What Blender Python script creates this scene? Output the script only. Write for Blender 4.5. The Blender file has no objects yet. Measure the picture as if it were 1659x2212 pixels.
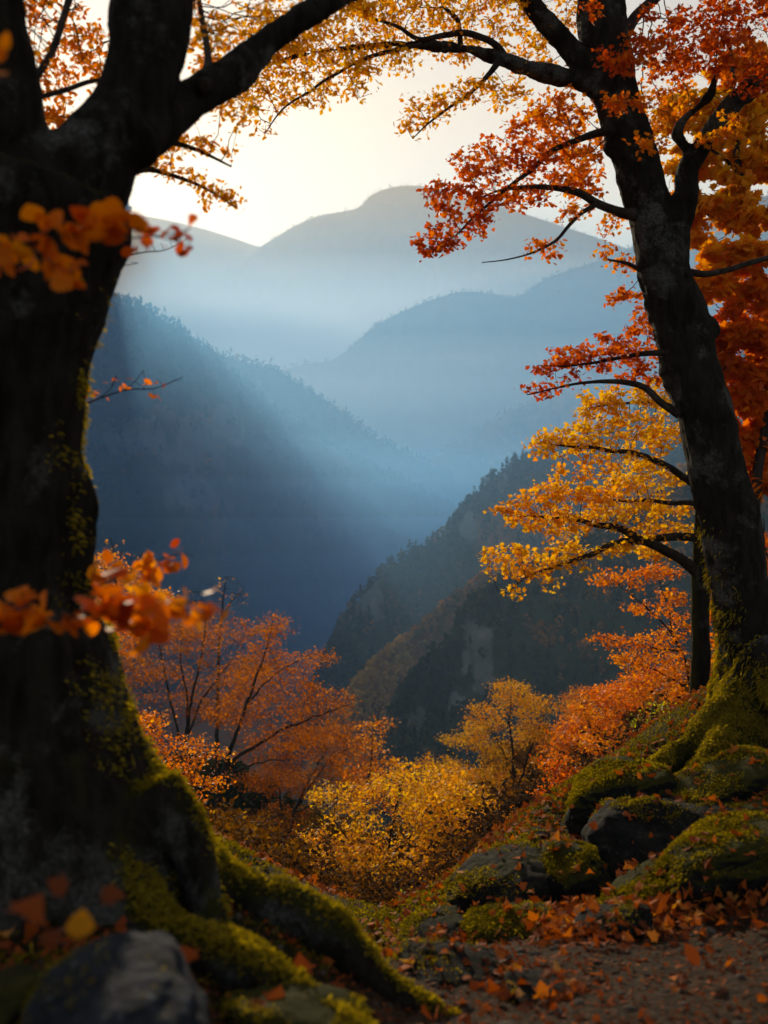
import bpy, math, random
import numpy as np

random.seed(7)
RNG = np.random.default_rng(7)
SC = bpy.context.scene
COL = SC.collection
R = math.radians
A = lambda *v: np.array(v, float)

# ------------------------------------------------------------------ camera
K = 0.5143 / 1106.0          # tangent per pixel of the 1659 x 2212 reading grid
CZ = 1.65                    # eye height
def P(u, v, d):
    return A((u - 829.5) * K * d, d, CZ + (1106.0 - v) * K * d)

cam = bpy.data.cameras.new("camera")
camo = bpy.data.objects.new("camera", cam)
COL.objects.link(camo)
camo.location = (0, 0, CZ)
camo.rotation_euler = (R(90), 0, 0)
cam.sensor_fit = 'VERTICAL'
cam.sensor_height = 36
cam.sensor_width = 27
cam.lens = 35
cam.clip_start = 0.05
cam.clip_end = 40000
cam.dof.use_dof = True
cam.dof.focus_distance = 9.5
cam.dof.aperture_fstop = 1.8
cam.dof.aperture_blades = 0
SC.camera = camo

# ------------------------------------------------------------------ render settings
SC.render.engine = 'CYCLES'
cy = SC.cycles
cy.use_denoising = True
try:
    cy.denoiser = 'OPENIMAGEDENOISE'
    cy.denoising_input_passes = 'RGB_ALBEDO_NORMAL'
except Exception:
    pass
cy.max_bounces = 8
cy.diffuse_bounces = 3
cy.glossy_bounces = 2
cy.transmission_bounces = 6
cy.volume_bounces = 3
cy.transparent_max_bounces = 8
cy.sample_clamp_indirect = 6.0
SC.view_settings.view_transform = 'Standard'
SC.view_settings.look = 'None'
SC.view_settings.exposure = 0.72
SC.view_settings.gamma = 1.0

# ------------------------------------------------------------------ sun and sky
SUN_U, SUN_V = 205.0, 328.0
sx, sz = (SUN_U - 829.5) * K, (1106 - SUN_V) * K
SUN_DIR = A(sx, 1.0, sz); SUN_DIR /= np.linalg.norm(SUN_DIR)
SUN_EL = math.asin(SUN_DIR[2])
SUN_AZ = math.atan2(SUN_DIR[0], SUN_DIR[1])     # from +Y towards +X
world = bpy.data.worlds.new("World")
SC.world = world
world.use_nodes = True
wn = world.node_tree
wn.nodes.clear()
sky = wn.nodes.new('ShaderNodeTexSky')
sky.sky_type = 'NISHITA'
sky.sun_disc = False
sky.sun_elevation = SUN_EL
sky.sun_rotation = SUN_AZ
sky.altitude = 300
sky.air_density = 1.5
sky.dust_density = 0.5
sky.ozone_density = 0.6
bg = wn.nodes.new('ShaderNodeBackground')
bg.inputs['Strength'].default_value = 0.072
wo = wn.nodes.new('ShaderNodeOutputWorld')
wn.links.new(sky.outputs[0], bg.inputs[0])
wn.links.new(bg.outputs[0], wo.inputs[0])

sl = bpy.data.lights.new("sun", 'SUN')
sl.energy = 5.0
sl.angle = R(0.6)
sl.color = (1.0, 0.83, 0.57)
slo = bpy.data.objects.new("sun", sl)
COL.objects.link(slo)
from mathutils import Vector
slo.rotation_euler = Vector(SUN_DIR).to_track_quat('Z', 'Y').to_euler()

# ------------------------------------------------------------------ noise (numpy gradient noise)
_perm = np.random.default_rng(3).permutation(256)
_perm = np.concatenate([_perm, _perm, _perm])
_g = np.random.default_rng(4).normal(size=(256, 3))
_g /= np.linalg.norm(_g, axis=1)[:, None]
def noise3(p):
    p = np.asarray(p, float)
    i = np.floor(p).astype(int)
    f = p - i
    i &= 255
    w = f * f * f * (f * (f * 6 - 15) + 10)
    out = 0
    for dx in (0, 1):
        for dy in (0, 1):
            for dz in (0, 1):
                h = _perm[_perm[_perm[i[:, 0] + dx] + i[:, 1] + dy] + i[:, 2] + dz]
                d = f - A(dx, dy, dz)
                ww = (w[:, 0] if dx else 1 - w[:, 0]) * (w[:, 1] if dy else 1 - w[:, 1]) * (w[:, 2] if dz else 1 - w[:, 2])
                out = out + ww * (_g[h] * d).sum(1)
    return out * 1.6
def fbm(p, oct=4, gain=0.5, lac=2.03):
    p = np.asarray(p, float)
    a, s, t = 1.0, 0.0, 0.0
    for k in range(oct):
        s = s + a * noise3(p + 17.3 * k)
        t += a
        a *= gain
        p = p * lac
    return s / t
def ridged(p, oct=4, gain=0.5, lac=2.05):
    p = np.asarray(p, float)
    a, s, t = 1.0, 0.0, 0.0
    for k in range(oct):
        s = s + a * (1 - np.abs(noise3(p + 11.7 * k)) * 2)
        t += a
        a *= gain
        p = p * lac
    return s / t
def sstep(a, b, x):
    t = np.clip((x - a) / (b - a), 0, 1)
    return t * t * (3 - 2 * t)

# ------------------------------------------------------------------ materials
def newmat(name):
    m = bpy.data.materials.new(name)
    m.use_nodes = True
    nt = m.node_tree
    nt.nodes.clear()
    return m, nt
def N(nt, typ, **kw):
    n = nt.nodes.new(typ)
    for k, v in kw.items():
        if k in n.inputs:
            n.inputs[k].default_value = v
        else:
            setattr(n, k, v)
    return n
def L(nt, a, b):
    nt.links.new(a, b)
def ramp(nt, stops, fac=None, interp='LINEAR'):
    n = nt.nodes.new('ShaderNodeValToRGB')
    cr = n.color_ramp
    cr.interpolation = interp
    while len(cr.elements) < len(stops):
        cr.elements.new(0.5)
    for e, (p, c) in zip(cr.elements, stops):
        e.position = p
        e.color = (c[0], c[1], c[2], 1) if not isinstance(c, (int, float)) else (c, c, c, 1)
    if fac is not None:
        L(nt, fac, n.inputs[0])
    return n
def mixc(nt, fac, a, b, mode='MIX'):
    n = nt.nodes.new('ShaderNodeMix')
    n.data_type = 'RGBA'
    n.blend_type = mode
    for inp, val in ((n.inputs[0], fac), (n.inputs[6], a), (n.inputs[7], b)):
        if isinstance(val, bpy.types.NodeSocket):
            L(nt, val, inp)
        elif isinstance(val, (int, float)):
            inp.default_value = val
        else:
            inp.default_value = (*val, 1)
    return n.outputs[2]
def coords(nt, scale=None):
    tc = nt.nodes.new('ShaderNodeTexCoord')
    out = tc.outputs['Object']
    if scale is not None:
        mp = nt.nodes.new('ShaderNodeMapping')
        mp.inputs['Scale'].default_value = scale
        L(nt, out, mp.inputs[0])
        out = mp.outputs[0]
    return out
def ntex(nt, co, scale, detail=5, rough=0.6, dist=0.0):
    n = nt.nodes.new('ShaderNodeTexNoise')
    n.inputs['Scale'].default_value = scale
    n.inputs['Detail'].default_value = detail
    n.inputs['Roughness'].default_value = rough
    n.inputs['Distortion'].default_value = dist
    L(nt, co, n.inputs['Vector'])
    return n
def finish(nt, shader):
    o = nt.nodes.new('ShaderNodeOutputMaterial')
    L(nt, shader, o.inputs['Surface'])
def bump(nt, h, strength, dist):
    b = nt.nodes.new('ShaderNodeBump')
    b.inputs['Strength'].default_value = strength
    b.inputs['Distance'].default_value = dist
    L(nt, h, b.inputs['Height'])
    return b.outputs[0]

def mat_leaf(name, stops, trans=0.55, rough=0.5, spec=0.15):
    """thin leaf: diffuse front + translucent, tint picked per leaf from a float attribute"""
    m, nt = newmat(name)
    at = N(nt, 'ShaderNodeAttribute')
    at.attribute_name = 'tint'
    r = ramp(nt, stops, at.outputs['Fac'])
    d = N(nt, 'ShaderNodeBsdfPrincipled')
    d.inputs['Roughness'].default_value = rough
    d.inputs['Specular IOR Level'].default_value = spec
    L(nt, r.outputs[0], d.inputs['Base Color'])
    t = N(nt, 'ShaderNodeBsdfTranslucent')
    hs = N(nt, 'ShaderNodeHueSaturation', Saturation=1.12, Value=1.25)
    L(nt, r.outputs[0], hs.inputs['Color'])
    L(nt, hs.outputs[0], t.inputs['Color'])
    mx = N(nt, 'ShaderNodeMixShader')
    mx.inputs[0].default_value = trans
    L(nt, d.outputs[0], mx.inputs[1])
    L(nt, t.outputs[0], mx.inputs[2])
    finish(nt, mx.outputs[0])
    return m

# ------------------------------------------------------------------ objects
def tag(o, label=None, cat=None, group=None, kind=None):
    if label: o['label'] = label
    if cat: o['category'] = cat
    if group: o['group'] = group
    if kind: o['kind'] = kind
    return o
def empty(name, loc, label, cat, group=None):
    o = bpy.data.objects.new(name, None)
    o.location = tuple(loc)
    COL.objects.link(o)
    return tag(o, label, cat, group)
def mesh_raw(name, V, F, attrs=None, smooth=False):
    """V (n,3); F list of (m,k) int arrays"""
    V = np.ascontiguousarray(V, dtype=np.float32)
    if isinstance(F, np.ndarray):
        F = [F]
    F = [np.asarray(f, dtype=np.int32) for f in F if len(f)]
    me = bpy.data.meshes.new(name)
    me.vertices.add(len(V))
    me.vertices.foreach_set('co', V.ravel())
    nl = sum(f.size for f in F)
    nf = sum(len(f) for f in F)
    me.loops.add(nl)
    me.loops.foreach_set('vertex_index', np.concatenate([f.ravel() for f in F]))
    me.polygons.add(nf)
    st, c = [], 0
    for f in F:
        st.append(c + np.arange(len(f)) * f.shape[1])
        c += f.size
    me.polygons.foreach_set('loop_start', np.concatenate(st).astype(np.int32))
    me.polygons.foreach_set('use_smooth', np.full(nf, smooth))
    me.update(calc_edges=True)
    if attrs:
        for k, (dom, val) in attrs.items():
            a = me.attributes.new(k, 'FLOAT', dom)
            a.data.foreach_set('value', np.asarray(val, dtype=np.float32))
    return me
def link(name, me, mat, parent=None, loc=(0, 0, 0)):
    o = bpy.data.objects.new(name, me)
    COL.objects.link(o)
    if mat is not None:
        me.materials.append(mat)
    if parent is not None:
        o.parent = parent
    else:
        o.location = tuple(loc)
    return o
def mk(name, V, F, mat, parent=None, origin=None, attrs=None, smooth=False):
    """world-space vertices; origin = the thing's base"""
    V = np.asarray(V, float)
    if origin is None:
        origin = A(*parent.location) if parent is not None and parent.parent is None else A(0, 0, 0)
    me = mesh_raw(name, V - origin, F, attrs, smooth)
    return link(name, me, mat, parent, origin)
def mk2(name, pieces, parent, attr=None):
    """pieces: (V, F, material, tint per face) joined in one mesh with a material slot each"""
    origin = A(*parent.location)
    Vs, Fs, mi, tv, off = [], [], [], [], 0
    for k, (V, F, m, t) in enumerate(pieces):
        Vs.append(V); Fs.append(F + off); off += len(V)
        mi.append(np.full(len(F), k)); tv.append(np.full(len(F), t) if np.isscalar(t) else t)
    me = mesh_raw(name, np.vstack(Vs) - origin, Fs, {'tint': ('FACE', np.concatenate(tv))})
    for p in pieces: me.materials.append(p[2])
    me.polygons.foreach_set('material_index', np.concatenate(mi).astype(np.int32))
    return link(name, me, None, parent)
def grid_faces(nu, nv, off=0):
    i = np.arange(nu - 1)[:, None] * nv + np.arange(nv - 1)[None, :]
    i = i.ravel() + off
    return np.stack([i, i + nv, i + nv + 1, i + 1], 1)
def resample(pts, n, smooth=True):
    pts = np.asarray(pts, float)
    t = np.concatenate([[0], np.cumsum(np.linalg.norm(np.diff(pts[:, :3], axis=0), axis=1))])
    s = np.linspace(0, t[-1], n)
    if not smooth or len(pts) < 3:
        return np.stack([np.interp(s, t, pts[:, k]) for k in range(pts.shape[1])], 1)
    # catmull-rom through non-uniform parameter (finite-difference hermite)
    m = np.gradient(pts, t, axis=0)
    k = np.clip(np.searchsorted(t, s, side='right') - 1, 0, len(t) - 2)
    h = (t[k + 1] - t[k])[:, None]
    x = ((s - t[k])[:, None]) / h
    return ((2 * x**3 - 3 * x**2 + 1) * pts[k] + (x**3 - 2 * x**2 + x) * h * m[k]
            + (-2 * x**3 + 3 * x**2) * pts[k + 1] + (x**3 - x**2) * h * m[k + 1])
# ------------------------------------------------------------------ far setting: valley, mountains, their woods, haze
def mat_slope(name, rock_scale, col_a, col_b, col_autumn, autumn, rock_amt):
    m, nt = newmat(name)
    co = coords(nt)
    n1 = ntex(nt, co, rock_scale * 6, 8, 0.65)
    base = mixc(nt, n1.outputs[0], col_a, col_b)
    n2 = ntex(nt, co, rock_scale * 1.7, 4, 0.6)
    am = ramp(nt, [(0.60 - 0.25 * autumn, 0), (0.72 - 0.2 * autumn, 1)], n2.outputs[0])
    c = mixc(nt, am.outputs[0], base, col_autumn)
    # bare rock on the steep faces, streaked downwards
    ge = nt.nodes.new('ShaderNodeNewGeometry')
    sp = nt.nodes.new('ShaderNodeSeparateXYZ')
    L(nt, ge.outputs['True Normal'], sp.inputs[0])
    st = nt.nodes.new('ShaderNodeMapping')
    st.inputs['Scale'].default_value = (1, 1, 0.16)
    L(nt, co, st.inputs[0])
    n3 = ntex(nt, st.outputs[0], rock_scale * 48, 7, 0.72, 0.8)
    rk = N(nt, 'ShaderNodeAttribute'); rk.attribute_name = 'rock'
    ad = N(nt, 'ShaderNodeMath', operation='MULTIPLY_ADD')
    L(nt, n3.outputs[0], ad.inputs[0]); ad.inputs[1].default_value = 1.2
    L(nt, rk.outputs['Fac'], ad.inputs[2])
    rm = ramp(nt, [(1.0, 0), (1.12, 1)])
    dv = N(nt, 'ShaderNodeMath', operation='SUBTRACT'); L(nt, ad.outputs[0], dv.inputs[0]); dv.inputs[1].default_value = 0.62
    rm = ramp(nt, [(0.28, 0), (0.62, 1)], dv.outputs[0])
    rc = mixc(nt, n3.outputs[0], (0.015, 0.018, 0.018), (0.22, 0.21, 0.2))
    c = mixc(nt, rm.outputs[0], c, rc)
    b = N(nt, 'ShaderNodeBsdfPrincipled', Roughness=0.95)
    b.inputs['Specular IOR Level'].default_value = 0.05
    L(nt, c, b.inputs['Base Color'])
    finish(nt, b.outputs[0])
    return m

MOUNT = {}
def mountain(key, ridge, zbase, mat, slope_f=1.15, slope_b=1.2, nu=260, nv=90, rough=0.10, crest=0.012,
             fdir=(0, -1), bdir=None, fs=1.0, rocks=(), curved=True, name='mountain'):
    """a ridge given by its crest (u, v, distance); a closed body with a face towards the viewer and one away from him"""
    rp = resample(np.array([P(*q) for q in ridge]), nu, smooth=curved)
    H = rp[:, 2] - zbase
    seed = abs(hash(key)) % 1000 * 0 + sum(ord(c) * (i + 3) for i, c in enumerate(key)) * 1.37
    Hm = H.max()
    # small teeth on the crest
    cn = fbm(np.stack([rp[:, 0], rp[:, 1], rp[:, 0] * 0 + seed], 1) * (14.0 / Hm) * fs, 6, 0.62)
    rp = rp.copy(); rp[:, 2] += crest * Hm * cn
    fd = A(fdir[0], fdir[1], 0); fd /= np.linalg.norm(fd)
    bd = -fd if bdir is None else A(bdir[0], bdir[1], 0) / math.hypot(*bdir)
    t = np.concatenate([-np.linspace(1, 0, nv // 3 + 1)[:-1] ** 1.3, np.linspace(0, 1, nv - nv // 3) ** 1.25])
    tt = np.abs(t)
    h = np.where(t[None, :] >= 0, slope_f, slope_b) * H[:, None] * tt[None, :]
    sgn = np.where(t >= 0, 1.0, -1.0)
    DX = np.where(t >= 0, fd[0], bd[0])[None, :]; DY = np.where(t >= 0, fd[1], bd[1])[None, :]
    X = rp[:, None, 0] + DX * h
    Y = rp[:, None, 1] + DY * h
    Z = zbase + H[:, None] * (1 - tt[None, :] ** 0.95)
    q = np.stack([X.ravel(), Y.ravel(), Z.ravel() * 0.5 + seed * 50], 1)
    env = (np.sin(np.pi * np.clip(tt, 0, 1) ** 0.8))[None, :] + 0.0 * H[:, None]
    d1 = ridged(q * (1.6 / Hm) * fs, 5).reshape(X.shape) - 0.45
    d2 = fbm(q * (7.0 / Hm) * fs, 4).reshape(X.shape)
    disp = (d1 * rough * 1.6 + d2 * rough * 0.45) * Hm * env
    Y2 = Y + DY * disp
    X2 = X + DX * disp
    Z2 = Z + disp * 0.35
    V = np.stack([X2.ravel(), Y2.ravel(), Z2.ravel()], 1)
    F = grid_faces(nu, len(t))
    rock = np.zeros(len(V))
    for (u, v, ru, rv) in rocks:
        uu = 829.5 + V[:, 0] / (K * V[:, 1]); vv = 1106 - (V[:, 2] - CZ) / (K * V[:, 1])
        rr = ((uu - u) / ru) ** 2 + ((vv - v) / rv) ** 2
        rock = np.maximum(rock, np.clip(1.1 - rr + 1.3 * fbm(np.stack([uu, vv * 0.6, uu * 0], 1) * 0.028, 4), 0, 1))
    front = np.tile(t >= 0, nu)
    rock *= front
    o = mk(name, V, F, mat, attrs={'rock': ('POINT', rock)}, smooth=True)
    tag(o, kind='structure')
    MOUNT[key] = dict(V=V.reshape(nu, len(t), 3), t=t, rp=rp, H=H, rock=rock.reshape(nu, len(t)))
    return o

GREEN_A, GREEN_B = (0.018, 0.026, 0.014), (0.05, 0.055, 0.03)
AUT = (0.22, 0.085, 0.025)
M_FAR = mat_slope('far_slope', 0.0016, (0.03, 0.038, 0.03), (0.06, 0.065, 0.045), (0.10, 0.06, 0.03), 0.1, 0.3)
M_MID = mat_slope('wooded_slope', 0.004, GREEN_A, GREEN_B, AUT, 0.15, 0.6)
M_AUT = mat_slope('autumn_slope', 0.006, GREEN_A, (0.08, 0.05, 0.025), AUT, 0.9, 0.6)
ZB = -190.0
mountain('M1', [(-900, 420, 11680), (-300, 440, 11520), (100, 460, 11200), (330, 470, 11200), (430, 492, 11200), (520, 520, 11200), (600, 548, 11200), (800, 600, 11200), (1200, 640, 11200), (2300, 560, 11200)],
         ZB, M_FAR, nu=500, nv=60, crest=0.008)
mountain('M2', [(-200, 900, 7938), (150, 760, 8100), (350, 662, 8424), (420, 628, 8505), (480, 592, 8586), (540, 548, 8586), (600, 510, 8667), (640, 486, 8748), (690, 466, 8748), (735, 458, 8748), (770, 450, 8748), (805, 420, 8829), (850, 404, 8910),
                (910, 402, 8910), (980, 420, 8910), (1100, 452, 8829), (1250, 500, 8748), (1450, 560, 8586), (1750, 520, 8424), (2300, 400, 8424)],
         ZB, M_FAR, nu=640, nv=80, crest=0.012, rough=0.16)
mountain('M3', [(420, 905, 3300), (540, 830, 3400), (610, 798, 3500), (660, 786, 3550), (720, 776, 3600), (765, 745, 3600), (800, 712, 3650), (850, 682, 3700), (900, 660, 3700), (950, 642, 3700), (1000, 630, 3700), (1060, 634, 3700), (1110, 640, 3700), (1180, 602, 3750), (1300, 560, 3800), (1450, 500, 3800), (1800, 380, 3800), (2300, 330, 3700)],
         ZB, M_FAR, nu=600, nv=80, crest=0.012, rough=0.13)
mountain('M4', [(760, 1150, 2250), (860, 1060, 2350), (905, 1010, 2400), (950, 984, 2450), (1030, 932, 2500), (1080, 900, 2500), (1150, 868, 2500), (1250, 810, 2550), (1400, 740, 2550), (1700, 600, 2550), (2300, 420, 2500)],
         ZB, M_AUT, nu=280, nv=80, crest=0.012, rough=0.12)
mountain('M5', [(-500, 420, 1950), (0, 560, 1980), (300, 690, 2000), (490, 772, 2050), (540, 786, 2060), (600, 802, 2080), (650, 832, 2100), (700, 862, 2120), (760, 908, 2140), (800, 940, 2150), (860, 972, 2180), (920, 1000, 2200), (1000, 1060, 2230), (1150, 1180, 2280)],
         ZB, M_MID, nu=300, nv=80, crest=0.012)
mountain('M6', [(-1000, 360, 1250), (-500, 370, 1300), (-150, 380, 1350), (60, 360, 1390), (185, 360, 1400), (228, 376, 1400), (252, 414, 1400), (279, 458, 1400), (272, 500, 1400), (252, 580, 1400), (236, 634, 1400), (250, 652, 1400), (290, 662, 1400), (345, 684, 1400), (400, 725, 1400), (440, 752, 1405), (490, 795, 1410), (530, 832, 1420), (570, 866, 1430), (610, 898, 1440), (650, 926, 1450),  # high horn behind the forked trunk is invented, shaped to cast the light shaft's edge
                (690, 954, 1460), (740, 980, 1480), (780, 1002, 1500), (830, 1028, 1520), (880, 1052, 1545), (930, 1077, 1570), (985, 1112, 1600), (1060, 1170, 1650), (1200, 1260, 1700)],
         ZB, M_MID, nu=520, nv=140, rough=0.15, crest=0.006, slope_f=0.95, curved=False, bdir=(-0.5, 1),
         rocks=[(430, 960, 95, 65), (300, 940, 110, 50), (410, 1060, 70, 50), (480, 930, 50, 55), (790, 1010, 30, 20)])
mountain('M7', [(640, 1545, 760), (700, 1452, 800), (728, 1378, 840), (760, 1312, 860), (790, 1282, 870), (840, 1228, 880), (885, 1205, 890), (930, 1178, 895), (975, 1140, 900), (1000, 1105, 905), (1035, 1062, 910), (1060, 1036, 915), (1110, 1004, 920), (1180, 978, 930), (1260, 950, 940), (1400, 880, 950), (1700, 720, 950), (2200, 480, 900)],
         ZB, M_MID, nu=380, nv=120, rough=0.13, crest=0.014, slope_f=0.8, fdir=(-0.35, -1),
         rocks=[(800, 1300, 35, 45), (1010, 1140, 25, 40), (1085, 1040, 20, 30)])
mountain('M8', [(700, 1600, 560), (760, 1500, 590), (800, 1446, 600), (860, 1400, 615), (920, 1352, 625), (975, 1300, 635), (1030, 1262, 640), (1100, 1230, 645), (1250, 1160, 650), (1500, 1000, 650), (2000, 700, 620)],
         ZB, M_AUT, nu=300, nv=90, rough=0.12, crest=0.012, slope_f=0.75, fdir=(-0.4, -1))
mountain('M9', [(760, 1900, 380), (810, 1760, 400), (845, 1650, 412), (862, 1560, 420), (875, 1498, 425), (930, 1430, 435), (975, 1388, 440), (995, 1340, 445), (1030, 1302, 450), (1090, 1262, 455), (1200, 1210, 460), (1400, 1100, 460), (1800, 850, 450), (2200, 650, 430)],
         ZB, M_MID, nu=320, nv=130, rough=0.16, crest=0.012, slope_f=0.55, fdir=(-0.45, -1),
         rocks=[(1030, 1400, 45, 75), (900, 1560, 30, 40), (990, 1520, 30, 25), (1040, 1480, 30, 40)])

# valley floor reaching the horizon
gv = np.concatenate([[-9300, -4000, -1500], np.linspace(-800, 800, 60), [1500, 4000, 9300]])
gy = np.concatenate([[-3800, -2000, -600], np.linspace(-200, 3000, 90), [5000, 8000, 13300]])
XX, YY = np.meshgrid(gv, gy, indexing='ij')
ZZ = -188 + 6 * fbm(np.stack([XX.ravel(), YY.ravel(), XX.ravel() * 0], 1) * 0.006, 3)
o = mk('valley', np.stack([XX.ravel(), YY.ravel(), ZZ], 1), grid_faces(len(gv), len(gy)), M_AUT, attrs={'rock': ('POINT', ZZ * 0)}, smooth=True)
tag(o, kind='structure')

# the air
hz, nt = newmat('hazy_air')
pv = N(nt, 'ShaderNodeVolumePrincipled')
HAZE_DENS = 0.00005
pv.inputs['Density'].default_value = HAZE_DENS
pv.inputs['Density Attribute'].default_value = ""
pv.inputs['Color'].default_value = (1.0, 0.80, 0.56, 1)
pv.inputs['Anisotropy'].default_value = 0.3
om = nt.nodes.new('ShaderNodeOutputMaterial')
L(nt, pv.outputs[0], om.inputs['Volume'])
bx = np.array([(x, y, z) for x in (-9500, 9500) for y in (-4000, 13500) for z in (-215, 3750)], float)
o = mk('haze', bx, np.array([(0, 1, 3, 2), (4, 6, 7, 5), (0, 4, 5, 1), (2, 3, 7, 6), (0, 2, 6, 4), (1, 5, 7, 3)]), hz)
tag(o, kind='stuff')
# denser mist lying low in the valley, its top rising with the valley towards the far range
hm, nt = newmat('misty_air')
pm = N(nt, 'ShaderNodeVolumePrincipled')
pm.inputs['Density'].default_value = 0.00016
pm.inputs['Density Attribute'].default_value = ""
pm.inputs['Color'].default_value = (0.17, 0.52, 1.0, 1)
pm.inputs['Anisotropy'].default_value = 0.5
om = nt.nodes.new('ShaderNodeOutputMaterial')
L(nt, pm.outputs[0], om.inputs['Volume'])
def mist_body(name, prof, half, bottom, mat, right=None):
    n = len(prof)
    V = [(x, y, z) for x in (-half, half if right is None else right) for (y, z) in prof] + [(x, y, bottom) for x in (-half, half if right is None else right) for (y, z) in prof]
    Fq = []
    for i in range(n - 1):
        Fq.append((i, n + i, n + i + 1, i + 1))
        Fq.append((2 * n + i, 2 * n + i + 1, 3 * n + i + 1, 3 * n + i))
        Fq.append((i, i + 1, 2 * n + i + 1, 2 * n + i))
        Fq.append((n + i, 3 * n + i, 3 * n + i + 1, n + i + 1))
    Fq.append((0, 2 * n, 3 * n, n))
    Fq.append((n - 1, 2 * n - 1, 4 * n - 1, 3 * n - 1))
    return tag(mk(name, np.array(V, float), np.array(Fq), mat), kind='stuff')
mist_body('mist', [(-3000, 250), (0, 255), (1600, 310)], 5500, -205, hm)
# the thickest of it pools on the valley floor
hl, nt = newmat('valley_fog_air')
pl = N(nt, 'ShaderNodeVolumePrincipled')
pl.inputs['Density'].default_value = 0.00075
pl.inputs['Density Attribute'].default_value = ""
pl.inputs['Color'].default_value = (0.26, 0.60, 1.0, 1)
pl.inputs['Anisotropy'].default_value = 0.3
om = nt.nodes.new('ShaderNodeOutputMaterial')
L(nt, pl.outputs[0], om.inputs['Volume'])
hp, nt = newmat('ridge_mist_air')
pp_ = N(nt, 'ShaderNodeVolumePrincipled')
pp_.inputs['Density'].default_value = 0.0007
pp_.inputs['Density Attribute'].default_value = ""
pp_.inputs['Color'].default_value = (0.85, 0.92, 1.0, 1)
pp_.inputs['Anisotropy'].default_value = 0.2
om = nt.nodes.new('ShaderNodeOutputMaterial')
L(nt, pp_.outputs[0], om.inputs['Volume'])
mist_body('mist', [(4050, 760), (6200, 765)], 4200, -198, hp)
mist_body('mist', [(4080, 930), (6150, 935)], 4150, -197.5, hp)
mist_body('mist', [(4110, 1080), (6100, 1085)], 4100, -196.5, hp)
hq, nt = newmat('glen_mist_air')
pq = N(nt, 'ShaderNodeVolumePrincipled')
pq.inputs['Density'].default_value = 0.0006
pq.inputs['Density Attribute'].default_value = ""
pq.inputs['Color'].default_value = (0.75, 0.87, 1.0, 1)
pq.inputs['Anisotropy'].default_value = 0.2
om = nt.nodes.new('ShaderNodeOutputMaterial')
L(nt, pq.outputs[0], om.inputs['Volume'])
mist_body('mist', [(2320, 230), (3550, 232)], 3600, -197, hq)
mist_body('mist', [(2340, 330), (3540, 332)], 3550, -196, hq)
mist_body('mist', [(2360, 430), (3530, 432)], 3500, -195, hq)
hd, nt = newmat('shaded_valley_air')
pd_ = N(nt, 'ShaderNodeVolumePrincipled')
pd_.inputs['Density'].default_value = 0.0007
pd_.inputs['Density Attribute'].default_value = ""
pd_.inputs['Color'].default_value = (0.17, 0.52, 1.0, 1)
pd_.inputs['Anisotropy'].default_value = 0.45
om = nt.nodes.new('ShaderNodeOutputMaterial')
L(nt, pd_.outputs[0], om.inputs['Volume'])
mist_body('mist', [(720, 290), (1388, 320)], 2600, -199, hd)
for k_, top_ in enumerate((-85, -45, -5, 40, 90)):
    mist_body('mist', [(1010 + 6 * k_, top_), (2200 - 7 * k_, top_ + 2)], 3000 - 11 * k_, -200 + .4 * k_, hl)
# ------------------------------------------------------------------ near ground
_cp = [(1200, 2212, 3.15), (1659, 2212, 3.15), (900, 2212, 3.2), (1200, 2100, 3.75), (1450, 2035, 4.2), (1659, 1975, 4.2), (1050, 2060, 4.2),
       (1659, 1790, 5.1), (1500, 1870, 5.2), (1350, 1940, 4.9), (1200, 1985, 4.8), (1000, 2015, 5.1),
       (1250, 1800, 6.5), (1400, 1700, 6.9), (1560, 1560, 7.5), (1659, 1500, 7.7), (1100, 1890, 6.0), (930, 2010, 5.5), (860, 2060, 5.1),
       (1900, 1650, 5.5), (1900, 1900, 4.2), (1900, 2150, 3.3),
       (60, 1960, 3.4), (430, 1910, 3.4), (600, 1985, 3.5), (760, 2070, 3.6), (880, 2125, 3.6),
       (500, 2035, 3.1), (650, 2095, 3.1), (790, 2150, 3.25), (300, 2100, 2.6), (100, 2190, 2.2), (600, 2190, 2.8), (-300, 1900, 3.4), (-300, 2150, 2.5),
       (100, 1960, 4.6), (-300, 1800, 5.0), (400, 2030, 4.6), (650, 2110, 4.8)]
_cpx = np.array([P(*c) for c in _cp])
_cpx = np.vstack([_cpx, [(0, 1.2, 0.05), (-1.6, 1.2, 0.25), (1.8, 1.2, 0.02), (0, -2, 0.1), (-4, -2, 0.6), (4, -2, 0.3), (-5, 3, .6), (5.5, 3, .55), (5.5, 6.5, 0.75), (0, -8, .4), (7, -8, .8), (-7, -8, .8)]])
def _tps(r2):
    return 0.5 * r2 * np.log(r2 + 1e-9)
_n = len(_cpx)
_D = _tps(((_cpx[:, None, :2] - _cpx[None, :, :2]) ** 2).sum(2)) + np.eye(_n) * 0.02
_Pm = np.concatenate([np.ones((_n, 1)), _cpx[:, :2]], 1)
_M = np.block([[_D, _Pm], [_Pm.T, np.zeros((3, 3))]])
_w = np.linalg.solve(_M, np.concatenate([_cpx[:, 2], np.zeros(3)]))
_vgU = np.array([-3000, -600, 0, 300, 450, 600, 820, 950, 1110, 1330, 1515, 1659, 2300, 4000])
_vgV = np.array([1700, 1760, 1800, 1800, 1800, 1880, 1985, 1930, 1800, 1690, 1575, 1520, 1400, 1300])
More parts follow.
